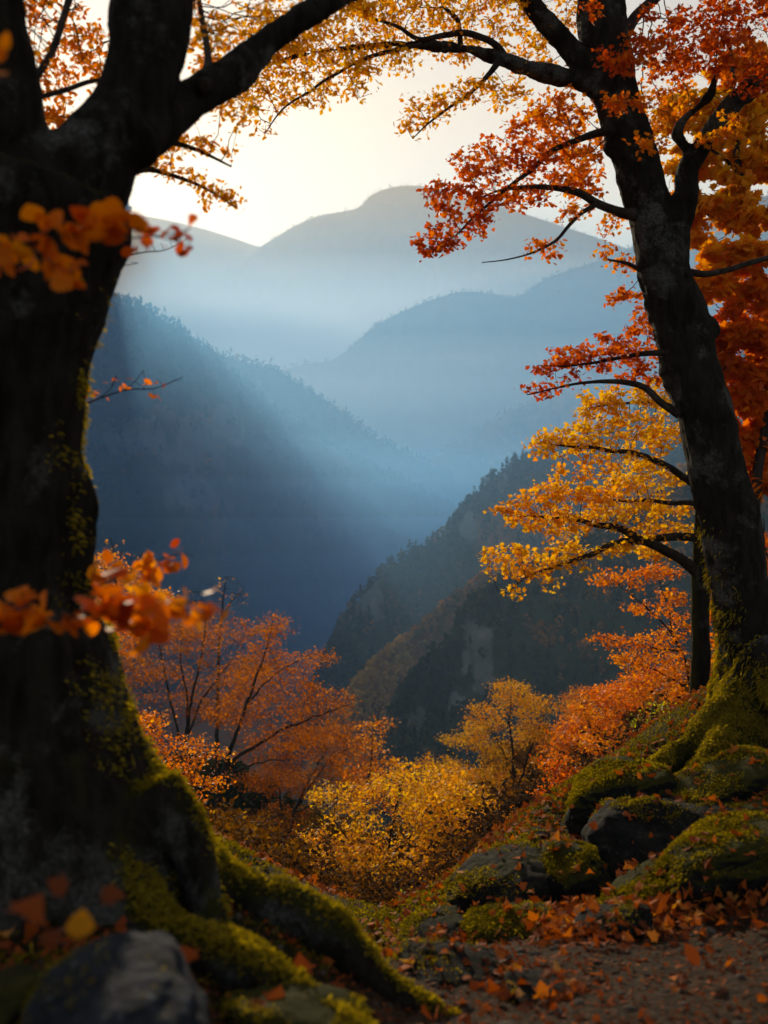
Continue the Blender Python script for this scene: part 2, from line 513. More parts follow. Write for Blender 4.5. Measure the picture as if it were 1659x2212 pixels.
def ground_z(x, y):
    x = np.asarray(x, float); y = np.asarray(y, float)
    sh = x.shape
    x, y = x.ravel(), y.ravel()
    out = np.zeros(len(x))
    for s in range(0, len(x), 20000):
        xs, ys = np.clip(x[s:s + 20000], -9, 9), np.clip(y[s:s + 20000], -9, 9)
        out[s:s + 20000] = _tps((xs[:, None] - _cpx[None, :, 0]) ** 2 + (ys[:, None] - _cpx[None, :, 1]) ** 2) @ _w[:_n] + _w[_n] + _w[_n + 1] * xs + _w[_n + 2] * ys
    yy = np.maximum(y, 2.0)
    u = 829.5 + x / (K * yy)
    zf = CZ - yy * K * (np.interp(u, _vgU, _vgV) - 1106)
    drop = sstep(70, 420, y)
    zf = zf * (1 - drop) + drop * np.minimum(zf, -196)
    # crest between the bank and the hillside falling away behind it
    yc = np.interp(x, [-3, -1.2, 0.2, 0.8, 1.6, 3.4, 6], [5.2, 4.6, 5.0, 6.0, 7.0, 8.6, 9.5])
    k = sstep(yc, yc + 2.2, y)
    z = out * (1 - k) + zf * k
    z = z + 0.05 * fbm(np.stack([x, y, x * 0], 1) * 1.3, 4) * (1 + 6 * sstep(8, 40, y))
    return z.reshape(sh)

def mat_soil():
    m, nt = newmat('forest_soil')
    co = coords(nt)
    n1 = ntex(nt, co, 2.2, 8, 0.65)
    n2 = ntex(nt, co, 22.0, 6, 0.7)
    c = ramp(nt, [(0.3, (0.012, 0.007, 0.004)), (0.5, (0.03, 0.018, 0.01)), (0.72, (0.085, 0.052, 0.03))], n2.outputs[0]).outputs[0]
    ms = N(nt, 'ShaderNodeAttribute'); ms.attribute_name = 'moss'
    mul = N(nt, 'ShaderNodeMath', operation='MULTIPLY_ADD')
    L(nt, n1.outputs[0], mul.inputs[0]); mul.inputs[1].default_value = 0.9; L(nt, ms.outputs['Fac'], mul.inputs[2])
    mm = ramp(nt, [(0.62, 0), (0.95, 1)], mul.outputs[0])
    mc = mixc(nt, n2.outputs[0], (0.008, 0.007, 0.003), (0.024, 0.019, 0.006))
    c = mixc(nt, mm.outputs[0], c, mc)
    b = N(nt, 'ShaderNodeBsdfPrincipled', Roughness=0.9)
    b.inputs['Specular IOR Level'].default_value = 0.08
    L(nt, c, b.inputs['Base Color'])
    L(nt, bump(nt, n2.outputs[0], 0.8, 0.03), b.inputs['Normal'])
    finish(nt, b.outputs[0])
    return m
M_SOIL = mat_soil()
def mat_floor():
    m, nt = newmat('leafy_slope_floor')
    co = coords(nt)
    n1 = ntex(nt, co, 0.5, 8, 0.7)
    n2 = ntex(nt, co, 5.0, 6, 0.75)
    c = ramp(nt, [(0.3, (0.02, 0.016, 0.012)), (0.5, (0.09, 0.045, 0.02)), (0.7, (0.2, 0.09, 0.025))], n2.outputs[0]).outputs[0]
    c = mixc(nt, n1.outputs[0], c, (0.03, 0.025, 0.015))
    b = N(nt, 'ShaderNodeBsdfPrincipled', Roughness=0.95)
    b.inputs['Specular IOR Level'].default_value = 0.1
    L(nt, c, b.inputs['Base Color'])
    L(nt, bump(nt, n2.outputs[0], 1.0, 0.15), b.inputs['Normal'])
    finish(nt, b.outputs[0])
    return m
M_FLOOR = mat_floor()

gx = np.linspace(-7, 7, 300); gy = np.linspace(-8, 9.5, 360)
XX, YY = np.meshgrid(gx, gy, indexing='ij')
ZZ = ground_z(XX, YY)
ZZ += 0.012 * fbm(np.stack([XX.ravel(), YY.ravel(), 0 * XX.ravel()], 1) * 9, 3).reshape(XX.shape)
uu = 829.5 + XX / (K * np.maximum(YY, .5)); vv = 1106 + (CZ - ZZ) / (K * np.maximum(YY, .5))
bank = sstep(0, 1, (np.interp(uu, [700, 900, 1100, 1300, 1659], [2080, 2060, 2000, 1960, 1900]) - vv) / 60 + 0.5)
left = sstep(900, 700, uu)
o = mk('ground', np.stack([XX.ravel(), YY.ravel(), ZZ.ravel()], 1), grid_faces(300, 360), M_SOIL,
       attrs={'moss': ('POINT', np.clip(0.65 * bank + 0.5 * left, 0, 0.75).ravel())}, smooth=True)
tag(o, kind='structure')
# the hillside that falls away behind the bank down to the valley floor
gy = 9.3 + (np.linspace(0, 1, 150) ** 2.6) * 560
gxn = np.linspace(-1, 1, 150); gxn = np.sign(gxn) * np.abs(gxn) ** 1.6
S, YY = np.meshgrid(gxn, gy, indexing='ij')
XX = S * (9 + YY * 1.6)
ZZ = ground_z(XX, YY)
o = mk('hillside', np.stack([XX.ravel(), YY.ravel(), ZZ.ravel()], 1), grid_faces(150, 150), M_FLOOR, smooth=True)
tag(o, kind='structure')

# ------------------------------------------------------------------ wood: tubes, unions, twigs
def tube(pts, sides=10, cap=True):
    """pts (n,4): x y z r"""
    pts = np.asarray(pts, float)
    n = len(pts)
    p, r = pts[:, :3], pts[:, 3]
    t = np.gradient(p, axis=0); t /= np.linalg.norm(t, axis=1)[:, None] + 1e-12
    ref = A(0.31, -0.9, 0.28)
    nrm = ref - t * (t @ ref)[:, None]
    nrm /= np.linalg.norm(nrm, axis=1)[:, None] + 1e-12
    bn = np.cross(t, nrm)
    a = np.arange(sides) * 2 * np.pi / sides
    V = p[:, None, :] + r[:, None, None] * (np.cos(a)[None, :, None] * nrm[:, None, :] + np.sin(a)[None, :, None] * bn[:, None, :])
    V = V.reshape(-1, 3)
    i = np.arange(n - 1)[:, None] * sides; j = np.arange(sides)[None, :]; j2 = (j + 1) % sides
    F = np.stack([i + j, i + j2, i + sides + j2, i + sides + j], 2).reshape(-1, 4)
    Fs = [F]
    if cap:
        V = np.vstack([V, p[0], p[-1]])
        j = np.arange(sides); j2 = (j + 1) % sides
        Fs.append(np.concatenate([np.stack([j2, j, j * 0 + n * sides], 1), np.stack([(n - 1) * sides + j, (n - 1) * sides + j2, j * 0 + n * sides + 1], 1)]))
    return V, Fs
def join(parts):
    Vs, Q, T, off = [], [], [], 0
    for V, Fs in parts:
        Vs.append(V)
        for F in (Fs if isinstance(Fs, list) else [Fs]):
            (Q if F.shape[1] == 4 else T).append(F + off)
        off += len(V)
    return np.vstack(Vs), [np.vstack(x) for x in (Q, T) if x]
def union(parts, voxel, smooth=6):
    V, F = join(parts)
    me = mesh_raw('tmp', V, F)
    o = bpy.data.objects.new('tmp', me)
    COL.objects.link(o)
    md = o.modifiers.new('r', 'REMESH'); md.mode = 'VOXEL'; md.voxel_size = voxel
    if smooth:
        ms = o.modifiers.new('s', 'SMOOTH'); ms.factor = 0.5; ms.iterations = smooth
    dg = bpy.context.evaluated_depsgraph_get()
    ev = o.evaluated_get(dg)
    m2 = ev.to_mesh()
    n = len(m2.vertices)
    co = np.empty(n * 3, np.float32); m2.vertices.foreach_get('co', co)
    nr = np.empty(n * 3, np.float32); m2.vertices.foreach_get('normal', nr)
    lt = np.empty(len(m2.polygons), np.int32); m2.polygons.foreach_get('loop_total', lt)
    vi = np.empty(len(m2.loops), np.int32); m2.loops.foreach_get('vertex_index', vi)
    Fo = []
    ls = np.concatenate([[0], np.cumsum(lt)[:-1]])
    for k in np.unique(lt):
        s = ls[lt == k]
        Fo.append(vi[s[:, None] + np.arange(k)[None, :]])
    ev.to_mesh_clear()
    bpy.data.objects.remove(o); bpy.data.meshes.remove(me)
    return co.reshape(-1, 3).astype(float), nr.reshape(-1, 3).astype(float), Fo
def limb(px, d0, d1=None, n=24, wob=0.0):
    """px: (u, v, r_px[, depth]) -> (n,4) world points and radii"""
    q = []
    for i, c in enumerate(px):
        d = c[3] if len(c) > 3 else (d0 if d1 is None else d0 + (d1 - d0) * i / max(1, len(px) - 1))
        p = P(c[0], c[1], d)
        q.append([*p, c[2] * K * d])
    r = resample(np.array(q), n)
    if wob:
        r[:, :3] += wob * np.stack([fbm(r[:, :3] * 3 + 7, 2), fbm(r[:, :3] * 3 + 31, 2), fbm(r[:, :3] * 3 + 53, 2)], 1)
    r[:, 3] = np.maximum(r[:, 3], 0.0015)
    return r

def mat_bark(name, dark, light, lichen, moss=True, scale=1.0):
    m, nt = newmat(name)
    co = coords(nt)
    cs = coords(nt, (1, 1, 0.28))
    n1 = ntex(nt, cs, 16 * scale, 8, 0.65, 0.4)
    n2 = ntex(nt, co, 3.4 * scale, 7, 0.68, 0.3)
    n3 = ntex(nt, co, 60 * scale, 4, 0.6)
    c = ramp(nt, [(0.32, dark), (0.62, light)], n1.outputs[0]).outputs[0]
    n5 = ntex(nt, co, 0.9 * scale, 3, 0.6)
    l5 = N(nt, 'ShaderNodeMath', operation='MULTIPLY_ADD'); L(nt, n5.outputs[0], l5.inputs[0]); l5.inputs[1].default_value = 0.45; l5.inputs[2].default_value = -0.235
    l6 = N(nt, 'ShaderNodeMath', operation='ADD'); L(nt, l5.outputs[0], l6.inputs[0]); L(nt, n2.outputs[0], l6.inputs[1])
    lm = ramp(nt, [(0.53, 0), (0.63, 1)], l6.outputs[0])
    sp = ramp(nt, [(0.38, 0.25), (0.68, 1)], n3.outputs[0])
    lf = N(nt, 'ShaderNodeMath', operation='MULTIPLY'); L(nt, lm.outputs[0], lf.inputs[0]); L(nt, sp.outputs[0], lf.inputs[1])
    c = mixc(nt, lf.outputs[0], c, lichen)
    hgt = n1.outputs[0]
    if moss:
        ms = N(nt, 'ShaderNodeAttribute'); ms.attribute_name = 'moss'
        n4 = ntex(nt, co, 9 * scale, 5, 0.65)
        ad = N(nt, 'ShaderNodeMath', operation='MULTIPLY_ADD'); L(nt, n4.outputs[0], ad.inputs[0]); ad.inputs[1].default_value = 0.8; L(nt, ms.outputs['Fac'], ad.inputs[2])
        mm = ramp(nt, [(0.75, 0), (0.98, 1)], ad.outputs[0])
        mc = mixc(nt, n3.outputs[0], (0.014, 0.015, 0.003), (0.05, 0.045, 0.008))
        c = mixc(nt, mm.outputs[0], c, mc)
    b = N(nt, 'ShaderNodeBsdfPrincipled', Roughness=0.92)
    b.inputs['Specular IOR Level'].default_value = 0.06
    L(nt, c, b.inputs['Base Color'])
    ad2 = N(nt, 'ShaderNodeMath', operation='MULTIPLY_ADD'); L(nt, n3.outputs[0], ad2.inputs[0]); ad2.inputs[1].default_value = 0.4; L(nt, n1.outputs[0], ad2.inputs[2])
    L(nt, bump(nt, ad2.outputs[0], 1.0, 0.035 / scale), b.inputs['Normal'])
    finish(nt, b.outputs[0])
    return m
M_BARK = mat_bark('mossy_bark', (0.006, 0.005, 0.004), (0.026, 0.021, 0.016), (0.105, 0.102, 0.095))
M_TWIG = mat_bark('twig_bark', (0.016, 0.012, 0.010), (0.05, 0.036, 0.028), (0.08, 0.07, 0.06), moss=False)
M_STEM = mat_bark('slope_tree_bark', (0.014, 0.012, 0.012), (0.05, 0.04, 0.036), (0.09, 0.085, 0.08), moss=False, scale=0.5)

# foliage colours: 0 dark red .. .5 orange .. 1 yellow
LEAF = [(0.0, (0.20, 0.022, 0.008)), (0.25, (0.52, 0.07, 0.006)), (0.5, (0.72, 0.20, 0.008)), (0.75, (0.74, 0.36, 0.012)), (1.0, (0.74, 0.50, 0.03))]
M_LEAF = mat_leaf('autumn_leaf', LEAF, 0.6)
M_GREENLEAF = mat_leaf('green_leaf', [(0, (0.10, 0.14, 0.02)), (0.5, (0.26, 0.28, 0.03)), (1, (0.5, 0.46, 0.05))], 0.6)
M_DULL = mat_leaf('brown_leaf', [(0, (0.02, 0.014, 0.01)), (0.4, (0.06, 0.028, 0.012)), (0.7, (0.2, 0.085, 0.014)), (1, (0.4, 0.22, 0.03))], 0.5, 0.8, 0.04)
M_RUST = mat_leaf('rust_leaf', [(0.0, (0.12, 0.025, 0.006)), (0.35, (0.30, 0.07, 0.008)), (0.6, (0.50, 0.145, 0.010)), (1.0, (0.62, 0.30, 0.02))], 0.6, 0.7, 0.08)
M_MOSS = mat_leaf('moss_blade', [(0, (0.03, 0.03, 0.004)), (0.5, (0.14, 0.108, 0.011)), (1, (0.40, 0.29, 0.03))], 0.5, 0.8, 0.05)
M_DEADLEAF = mat_leaf('fallen_leaf', [(0, (0.10, 0.03, 0.012)), (0.35, (0.26, 0.055, 0.012)), (0.7, (0.48, 0.13, 0.02)), (1, (0.55, 0.28, 0.07))], 0.35, 0.75, 0.12)

# leaf outlines (x across, y along), base at the origin
def _mirror(h):
    return np.array(h + [(-x, y) for x, y in reversed(h) if x != 0], float)
SH_MAPLE = _mirror([(0, 0), (.16, .10), (.46, .08), (.34, .28), (.62, .50), (.36, .52), (.30, .66), (0, 1.0)])
SH_BROAD = _mirror([(0, 0), (.16, .08), (.36, .3), (.38, .52), (.24, .8), (0, 1.0)])
SH_OVAL = _mirror([(0, 0), (.20, .22), (.30, .5), (.18, .8), (0, 1.0)])
SH_OAK = _mirror([(0, 0), (.14, .16), (.10, .26), (.28, .38), (.20, .50), (.36, .64), (.24, .76), (.20, .92), (0, 1.0)])
SH_QUAD = np.array([(0, 0), (.34, .5), (0, 1.0), (-.34, .5)], float)
def frames(nrm, yaw):
    nrm = nrm / (np.linalg.norm(nrm, axis=1)[:, None] + 1e-9)
    ref = np.where(np.abs(nrm[:, 2:3]) < 0.9, A(0, 0, 1)[None, :], A(1, 0, 0)[None, :])
    a = np.cross(ref, nrm); a /= np.linalg.norm(a, axis=1)[:, None] + 1e-9
    b = np.cross(nrm, a)
    c, s = np.cos(yaw)[:, None], np.sin(yaw)[:, None]
    return c * a + s * b, -s * a + c * b, nrm
def leaf_mesh(pos, size, nrm, shape, rng, curl=0.25, yaw=None, droop=0.0):
    n = len(pos)
    yaw = rng.uniform(0, 2 * np.pi, n) if yaw is None else yaw
    ex, ey, ez = frames(nrm, yaw)
    if droop:
        ey = ey + A(0, 0, -droop); ey /= np.linalg.norm(ey, axis=1)[:, None]
        ez = np.cross(ex, ey); ez /= np.linalg.norm(ez, axis=1)[:, None] + 1e-9
        ex = np.cross(ey, ez)
    k = len(shape)
    cu = rng.normal(0, curl, n)
    zz = np.abs(shape[:, 0])[None, :] * cu[:, None] * 1.2 + (shape[:, 1] ** 2)[None, :] * rng.normal(0, curl * 0.7, n)[:, None]
    V = pos[:, None, :] + size[:, None, None] * (shape[None, :, 0:1] * ex[:, None, :] + shape[None, :, 1:2] * ey[:, None, :] + zz[:, :, None] * ez[:, None, :])
    F = np.arange(n * k).reshape(n, k)
    return V.reshape(-1, 3), F

def grow(pos, par, attr, step, kill, reach, iters=90, tropism=(0, 0, 0), rng=RNG):
    """space colonisation: twigs grow from the given wood towards the points where leaves hang"""
    pos = list(np.asarray(pos, float)); par = list(par)
    at = np.asarray(attr, float).copy()
    m = len(at)
    best = np.full(m, 1e9); bi = np.zeros(m, int)
    def upd(new, base):
        nonlocal best, bi
        for s in range(0, len(new), 400):
            nn = np.asarray(new[s:s + 400])
            d = ((at[:, None, :] - nn[None, :, :]) ** 2).sum(2)
            j = d.argmin(1); dm = d[np.arange(len(at)), j]
            k = dm < best
            best[k] = dm[k]; bi[k] = base + s + j[k]
    upd(pos, 0)
    tr = A(*tropism)
    for it in range(iters):
        if len(at) == 0: break
        near = best < reach ** 2
        if not near.any():
            near = best <= np.partition(best, min(3, len(best) - 1))[min(3, len(best) - 1)]
        idx = bi[near]
        pp = np.asarray(pos)
        d = at[near] - pp[idx]
        d /= np.linalg.norm(d, axis=1)[:, None] + 1e-9
        u, inv = np.unique(idx, return_inverse=True)
        s = np.zeros((len(u), 3)); np.add.at(s, inv, d)
        s /= np.linalg.norm(s, axis=1)[:, None] + 1e-9
        s += tr + rng.normal(0, 0.22, s.shape)
        s /= np.linalg.norm(s, axis=1)[:, None] + 1e-9
        new = pp[u] + s * step
        base = len(pos)
        pos.extend(new); par.extend(u.tolist())
        upd(new, base)
        keep = best > kill ** 2
        at, best, bi = at[keep], best[keep], bi[keep]
    return np.array(pos), np.array(par)
def wood(pos, par, n0, r_tip, expo=2.4, rmax=None, sides=5):
    """twig tubes for every node after the first n0; returns V, F, radii, tip distance"""
    n = len(pos)
    acc = np.zeros(n); kids = np.zeros(n, int); tipd = np.full(n, 0)
    order = np.arange(n - 1, n0 - 1, -1)
    mainc = np.full(n, -1); mr = np.zeros(n)
    for i in order:
        if kids[i] == 0: acc[i] = r_tip ** expo
        p = par[i]
        if p >= 0:
            acc[p] += acc[i]; kids[p] += 1
            tipd[p] = max(tipd[p], tipd[i] + 1)
            if acc[i] > mr[p]: mr[p] = acc[i]; mainc[p] = i
    rad = np.maximum(acc, 0) ** (1 / expo)
    if rmax is not None: rad = np.minimum(rad, rmax)
    i = np.arange(n0, n); p = par[i]
    dirv = pos[i] - pos[p]; dirv /= np.linalg.norm(dirv, axis=1)[:, None] + 1e-9
    tan = np.zeros_like(pos); tan[i] = dirv
    mc = mainc[i]; has = mc >= 0
    tan[i[has]] += (pos[mc[has]] - pos[i[has]]) / (np.linalg.norm(pos[mc[has]] - pos[i[has]], axis=1)[:, None] + 1e-9)
    tan /= np.linalg.norm(tan, axis=1)[:, None] + 1e-9
    is_main = (mainc[p] == i) & (p >= n0)
    t0 = np.where(is_main[:, None], tan[p], dirv); r0 = np.where(is_main, rad[p], rad[i] * 1.15)
    ref = A(0.31, -0.9, 0.28)
    a = np.arange(sides) * 2 * np.pi / sides
    def ring(c, t, r):
        nr = ref - t * (t @ ref)[:, None]; nr /= np.linalg.norm(nr, axis=1)[:, None] + 1e-9
        bn = np.cross(t, nr)
        return c[:, None, :] + r[:, None, None] * (np.cos(a)[None, :, None] * nr[:, None, :] + np.sin(a)[None, :, None] * bn[:, None, :])
    R0 = ring(pos[p], t0, r0); R1 = ring(pos[i], tan[i], rad[i])
    m = len(i)
    V = np.concatenate([R0, R1], 1).reshape(-1, 3)
    b = np.arange(m)[:, None] * (2 * sides); j = np.arange(sides)[None, :]; j2 = (j + 1) % sides
    F = np.stack([b + j, b + j2, b + sides + j2, b + sides + j], 2).reshape(-1, 4)
    return V, F, rad, tipd
DENS = 1.0
DEEP = 1.0
def pad_points(pads, rng):
    """pads: (u, v, half_u, half_v, depth, half_depth, count, tint)"""
    ps, ts = [], []
    for (u, v, hu, hv, d, dd, c, t) in pads:
        c = int(c * DENS); dd = dd * DEEP
        g = rng.normal(size=(c, 3)); g /= np.linalg.norm(g, axis=1)[:, None]
        g *= rng.uniform(0, 1, (c, 1)) ** 0.4
        ce = P(u, v, d)
        ps.append(ce + g * A(hu * K * d, dd, hv * K * d)); ts.append(np.full(c, t))
    return np.vstack(ps), np.concatenate(ts)
def crown(parent, limbs, pads, step, leaf, per=3, shape=SH_OVAL, r_tip=0.003, rmax=None, seed=1, flat=0.5, spread=0.5, tipn=3, tropism=(0, 0, 0.05),
          jit=0.08, twig_mat=None, leaf_mat=None, droop=0.35, name='crown', reach=9e9, kill=None, sides=5, twigs=True, curl=.25, bare=0.0):
    """twigs and foliage as two parts of a tree; limbs are (n,4) arrays the twigs spring from"""
    rng = np.random.default_rng(seed)
    at, tint = pad_points(pads, rng)
    p0, q0 = [], []
    for l in limbs:
        l = resample(l, max(3, int(np.linalg.norm(np.diff(l[:, :3], axis=0), axis=1).sum() / step)), smooth=False)
        b = len(p0)
        p0 += list(l[:, :3]); q0 += [-1] + list(range(b, b + len(l) - 1))
    n0 = len(p0)
    pos, par = grow(p0, q0, at, step, kill or step * 1.3, reach, tropism=tropism, rng=rng)
    V, F, rad, tipd = wood(pos, par, n0, r_tip, rmax=rmax, sides=sides)
    i = np.where((np.arange(len(pos)) >= n0) & (tipd < tipn))[0]
    if bare: i = i[rng.uniform(size=len(i)) > bare]
    # tint of the nearest pad point
    tn = np.empty(len(i))
    for s in range(0, len(i), 500):
        d = ((pos[i[s:s + 500], None, :] - at[None, :, :]) ** 2).sum(2)
        tn[s:s + 500] = tint[d.argmin(1)]
    i = np.repeat(i, per); tn = np.repeat(tn, per)
    n = len(i)
    f = rng.uniform(0, 1, (n, 1))
    base = pos[i] * f + pos[par[i]] * (1 - f)
    off = rng.normal(0, 1, (n, 3)) * A(1, 1, flat) * step * spread
    base = base + off
    nrm = rng.normal(0, 0.75, (n, 3)) + A(0, 0, 1)
    size = leaf * rng.uniform(0.5, 1.45, n)
    LV, LF = leaf_mesh(base, size, nrm, shape, rng, curl, droop=droop)
    tv = np.clip(tn + rng.normal(0, jit, n) + 0.10 * fbm(base * 2.0, 2), 0, 1)
    mk2(name, [(V, F, twig_mat or M_TWIG, 0.0), (LV, LF, leaf_mat or M_LEAF, tv)], parent)
    return pos, par, n0, tipd
DEEP = 0.6
DENS = 2.2
# ------------------------------------------------------------------ the two great trees that frame the view
def wood_body(parent, name, parts, voxel, smooth, amp, mat, moss_fn, seed, vein=1.0):
    V, Nn, F = union(parts, voxel, smooth)
    q = V * A(1, 1, 0.3)
    d = amp * (0.55 * fbm(q * 9 + seed, 4) + 0.9 * (ridged(q * 16 * vein + seed, 3) - 0.5) * 0.5) + amp * 1.6 * fbm(V * 2.6 + seed, 3)
    V2 = V + Nn * d[:, None]
    o = mk(name, V2, F, mat, parent, attrs={'moss': ('POINT', moss_fn(V, Nn))}, smooth=True)
    return V2, Nn, F
def blades(name, parent, V, Nn, w, count, length, rng, mat=None, hang=0.35, tint=0.5, origin=None, wide=0.16):
    """short moss fronds standing and drooping on a surface given by points and normals"""
    w = np.clip(w, 0, None); 
    i = rng.choice(len(V), count, p=w / w.sum())
    n = Nn[i] + rng.normal(0, 0.55, (count, 3))
    n /= np.linalg.norm(n, axis=1)[:, None]
    side = np.cross(n, rng.normal(size=(count, 3))); side /= np.linalg.norm(side, axis=1)[:, None]
    l = length * rng.uniform(0.45, 1.3, count)[:, None]
    p = V[i] + rng.normal(0, 0.006, (count, 3)) - n * 0.004
    tip = p + n * l + A(0, 0, -hang) * l
    mid = p + n * l * 0.6 + A(0, 0, -hang * 0.2) * l
    b = side * l * wide
    W = np.stack([p - b * .5, p + b * .5, mid + b, tip, mid - b], 1).reshape(-1, 3)
    tv = np.clip(tint + rng.normal(0, 0.16, count) + 0.35 * fbm(p * 5, 2), 0, 1)
    o = mk(name, W, np.arange(count * 5).reshape(count, 5), mat or M_MOSS, parent, origin=origin, attrs={'tint': ('FACE', tv)})
    return tag(o, kind='stuff')

# --- the mossy forked trunk, close by
D = 3.4
base = P(70, 1960, D); base[2] = ground_z(base[0], base[1])
LT = empty('forked_tree', base, 'massive dark forked trunk with moss-edged roots and a bough reaching over the valley', 'tree')
main = limb([(85, 2060, 400), (80, 1960, 370), (66, 1840, 325), (52, 1750, 300), (40, 1660, 275), (22, 1575, 255), (10, 1437, 233), (-3, 1330, 205), (-8, 1230, 198), (-8, 1130, 205), (-14, 1070, 203), (-20, 1000, 193), (-20, 880, 192), (-8, 760, 193), (8, 680, 203), (25, 600, 208), (42, 520, 214), (62, 450, 216), (76, 400, 196)], D, n=90)
fork_l = limb([(60, 460, 120), (20, 370, 98), (4, 300, 92), (-8, 200, 94), (-20, 100, 94), (-34, 0, 92), (-52, -120, 88), (-75, -260, 80)], D, 3.2, n=40)
fork_r = limb([(110, 440, 130), (186, 372, 98), (234, 300, 80), (278, 230, 80), (304, 165, 83), (317, 95, 84), (331, 0, 83), (345, -120, 78), (370, -260, 70)], D, 3.6, n=40)
bough = limb([(280, 310, 60), (330, 272, 50), (385, 235, 42), (440, 197, 38), (510, 150, 36), (575, 95, 35), (645, 45, 34), (705, 2, 34), (790, -60, 31), (900, -140, 27)], 3.4, 4.4, n=44, wob=0.008)
root_r = limb([(190, 1700, 110), (300, 1780, 92), (385, 1858, 80), (450, 1915, 66), (520, 1940, 60), (590, 1962, 62), (650, 1988, 58), (705, 2018, 62), (745, 2060, 58), (800, 2115, 50), (880, 2168, 38), (970, 2206, 28), (1060, 2240, 18), (1130, 2262, 8)], 3.45, 3.35, n=70, wob=0.012)
root_r2 = limb([(330, 1700, 60), (385, 1790, 46), (425, 1860, 40), (440, 1940, 40), (460, 2010, 40)], 3.3, 3.15, n=30, wob=0.012)
root_f = limb([(150, 1840, 150), (250, 1960, 90), (330, 2010, 60), (430, 2050, 56), (560, 2110, 54), (680, 2180, 50), (800, 2270, 44)], 3.2, 2.6, n=40, wob=0.02)
root_l = limb([(-60, 1850, 150), (-200, 1990, 90), (-330, 2060, 60)], 3.3, 3.0, n=24)
root_b = limb([(120, 1850, 160, 3.5), (260, 1905, 80, 4.1), (420, 1990, 50, 4.5)], 3.5, n=24)
knobs = [limb([(150, 1060, 60), (186, 1100, 26), (200, 1118, 8)], D, n=8), limb([(120, 660, 90), (200, 655, 34), (222, 652, 10)], D, n=8)]
def moss_l(V, n):
    u = 829.5 + V[:, 0] / (K * V[:, 1]); v = 1106 - (V[:, 2] - CZ) / (K * V[:, 1])
    low = sstep(1300, 1850, v)
    return np.clip(-0.02 + 0.16 * low + 0.55 * np.clip(n[:, 2], -0.3, 1) + 0.22 * fbm(V * 4, 3), 0, 1)
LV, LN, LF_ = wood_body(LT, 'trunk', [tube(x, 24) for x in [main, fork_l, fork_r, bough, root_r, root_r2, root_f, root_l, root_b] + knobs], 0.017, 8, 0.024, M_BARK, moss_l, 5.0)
vv = 1106 - (LV[:, 2] - CZ) / (K * LV[:, 1])
wgt = np.clip(LN[:, 2] - 0.25 + 0.35 * LN[:, 1], 0, 1) ** 1.4 * sstep(1350, 1800, vv) * np.clip(0.45 + 1.3 * fbm(LV * 6, 3), 0.02, 2)
wgt += 0.25 * np.clip(LN[:, 0] * 0.6 + LN[:, 1] + 0.2, 0, 1) * sstep(560, 1100, vv) * np.clip(fbm(LV * 5, 3), 0, 1)
blades('moss', LT, LV, LN, wgt, 60000, 0.021, np.random.default_rng(11), tint=0.72)
wgt = np.clip(LN[:, 0] * 0.7 + LN[:, 2] * 0.6 + LN[:, 1] * 0.3, 0, 1) * (np.abs(vv - 320) < 40) * 1.0 + np.clip(-LN[:, 0], 0, 1) * ((vv < 310) & (LV[:, 0] > P(100, 0, D)[0])) * 0.4
th = limb([(80, 165, 9), (115, 105, 8), (150, 0, 7), (190, -80, 5)], 3.9, 4.6, n=20)
th2 = limb([(85, 210, 6), (140, 195, 6), (200, 175, 5), (290, 165, 3)], 3.8, 4.4, n=20)
th3 = limb([(180, 420, 16, 3.8), (300, 330, 9, 4.4), (380, 310, 6, 4.8), (440, 330, 4, 5.0), (500, 360, 2, 5.0)], 4, n=24)
th4 = limb([(160, 480, 16, 3.8), (290, 370, 8, 4.6), (360, 375, 5, 5.0), (430, 400, 3.5, 5.0), (510, 448, 1.5, 5.0)], 4, n=24)
th5 = limb([(440, 190, 16, 3.6), (450, 130, 9, 4.1), (440, 60, 7, 4.6), (430, 0, 5, 5)], 4, n=20)
V, F = join([tube(x, 8) for x in (th, th2, th3, th4, th5)])
mk('branch', V, F, M_TWIG, LT, smooth=True)
crown(LT, [th, th2, th3, th4, th5, bough[10:]], [
    (140, 60, 70, 70, 5.2, .7, 120, .52), (120, 230, 45, 60, 5.4, .6, 90, .52), (200, 120, 40, 70, 5.2, .6, 60, .55), (110, 150, 40, 60, 5.2, .6, 50, .5), (150, 290, 40, 35, 5.4, .5, 50, .5),
    (390, 285, 55, 14, 5.0, .25, 80, .64), (460, 315, 50, 14, 5.0, .25, 80, .64), (350, 345, 44, 18, 5.0, .25, 70, .62), (400, 385, 64, 18, 5.0, .25, 100, .64), (470, 420, 50, 18, 5.0, .25, 80, .64), (505, 445, 24, 10, 5.0, .2, 30, .62),
    (455, 50, 40, 45, 4.8, .4, 30, .62), (500, 90, 50, 30, 4.6, .4, 36, .66), (430, 120, 30, 30, 4.8, .4, 26, .6), (560, 40, 40, 30, 4.7, .4, 26, .7),
    (470, 180, 50, 40, 4.9, .3, 50, .66), (520, 230, 60, 36, 5.0, .3, 40, .7), (610, 90, 60, 40, 5.0, .4, 50, .66), (660, 40, 70, 30, 5.0, .4, 46, .66), (700, -60, 180, 60, 4.6, .5, 60, .7), (300, -80, 250, 60, 4.6, .6, 60, .6), (-40, -60, 160, 60, 4, .6, 50, .55)],
      0.058, 0.030, per=11, shape=SH_OAK, r_tip=0.0016, seed=21, jit=0.07, tipn=4)

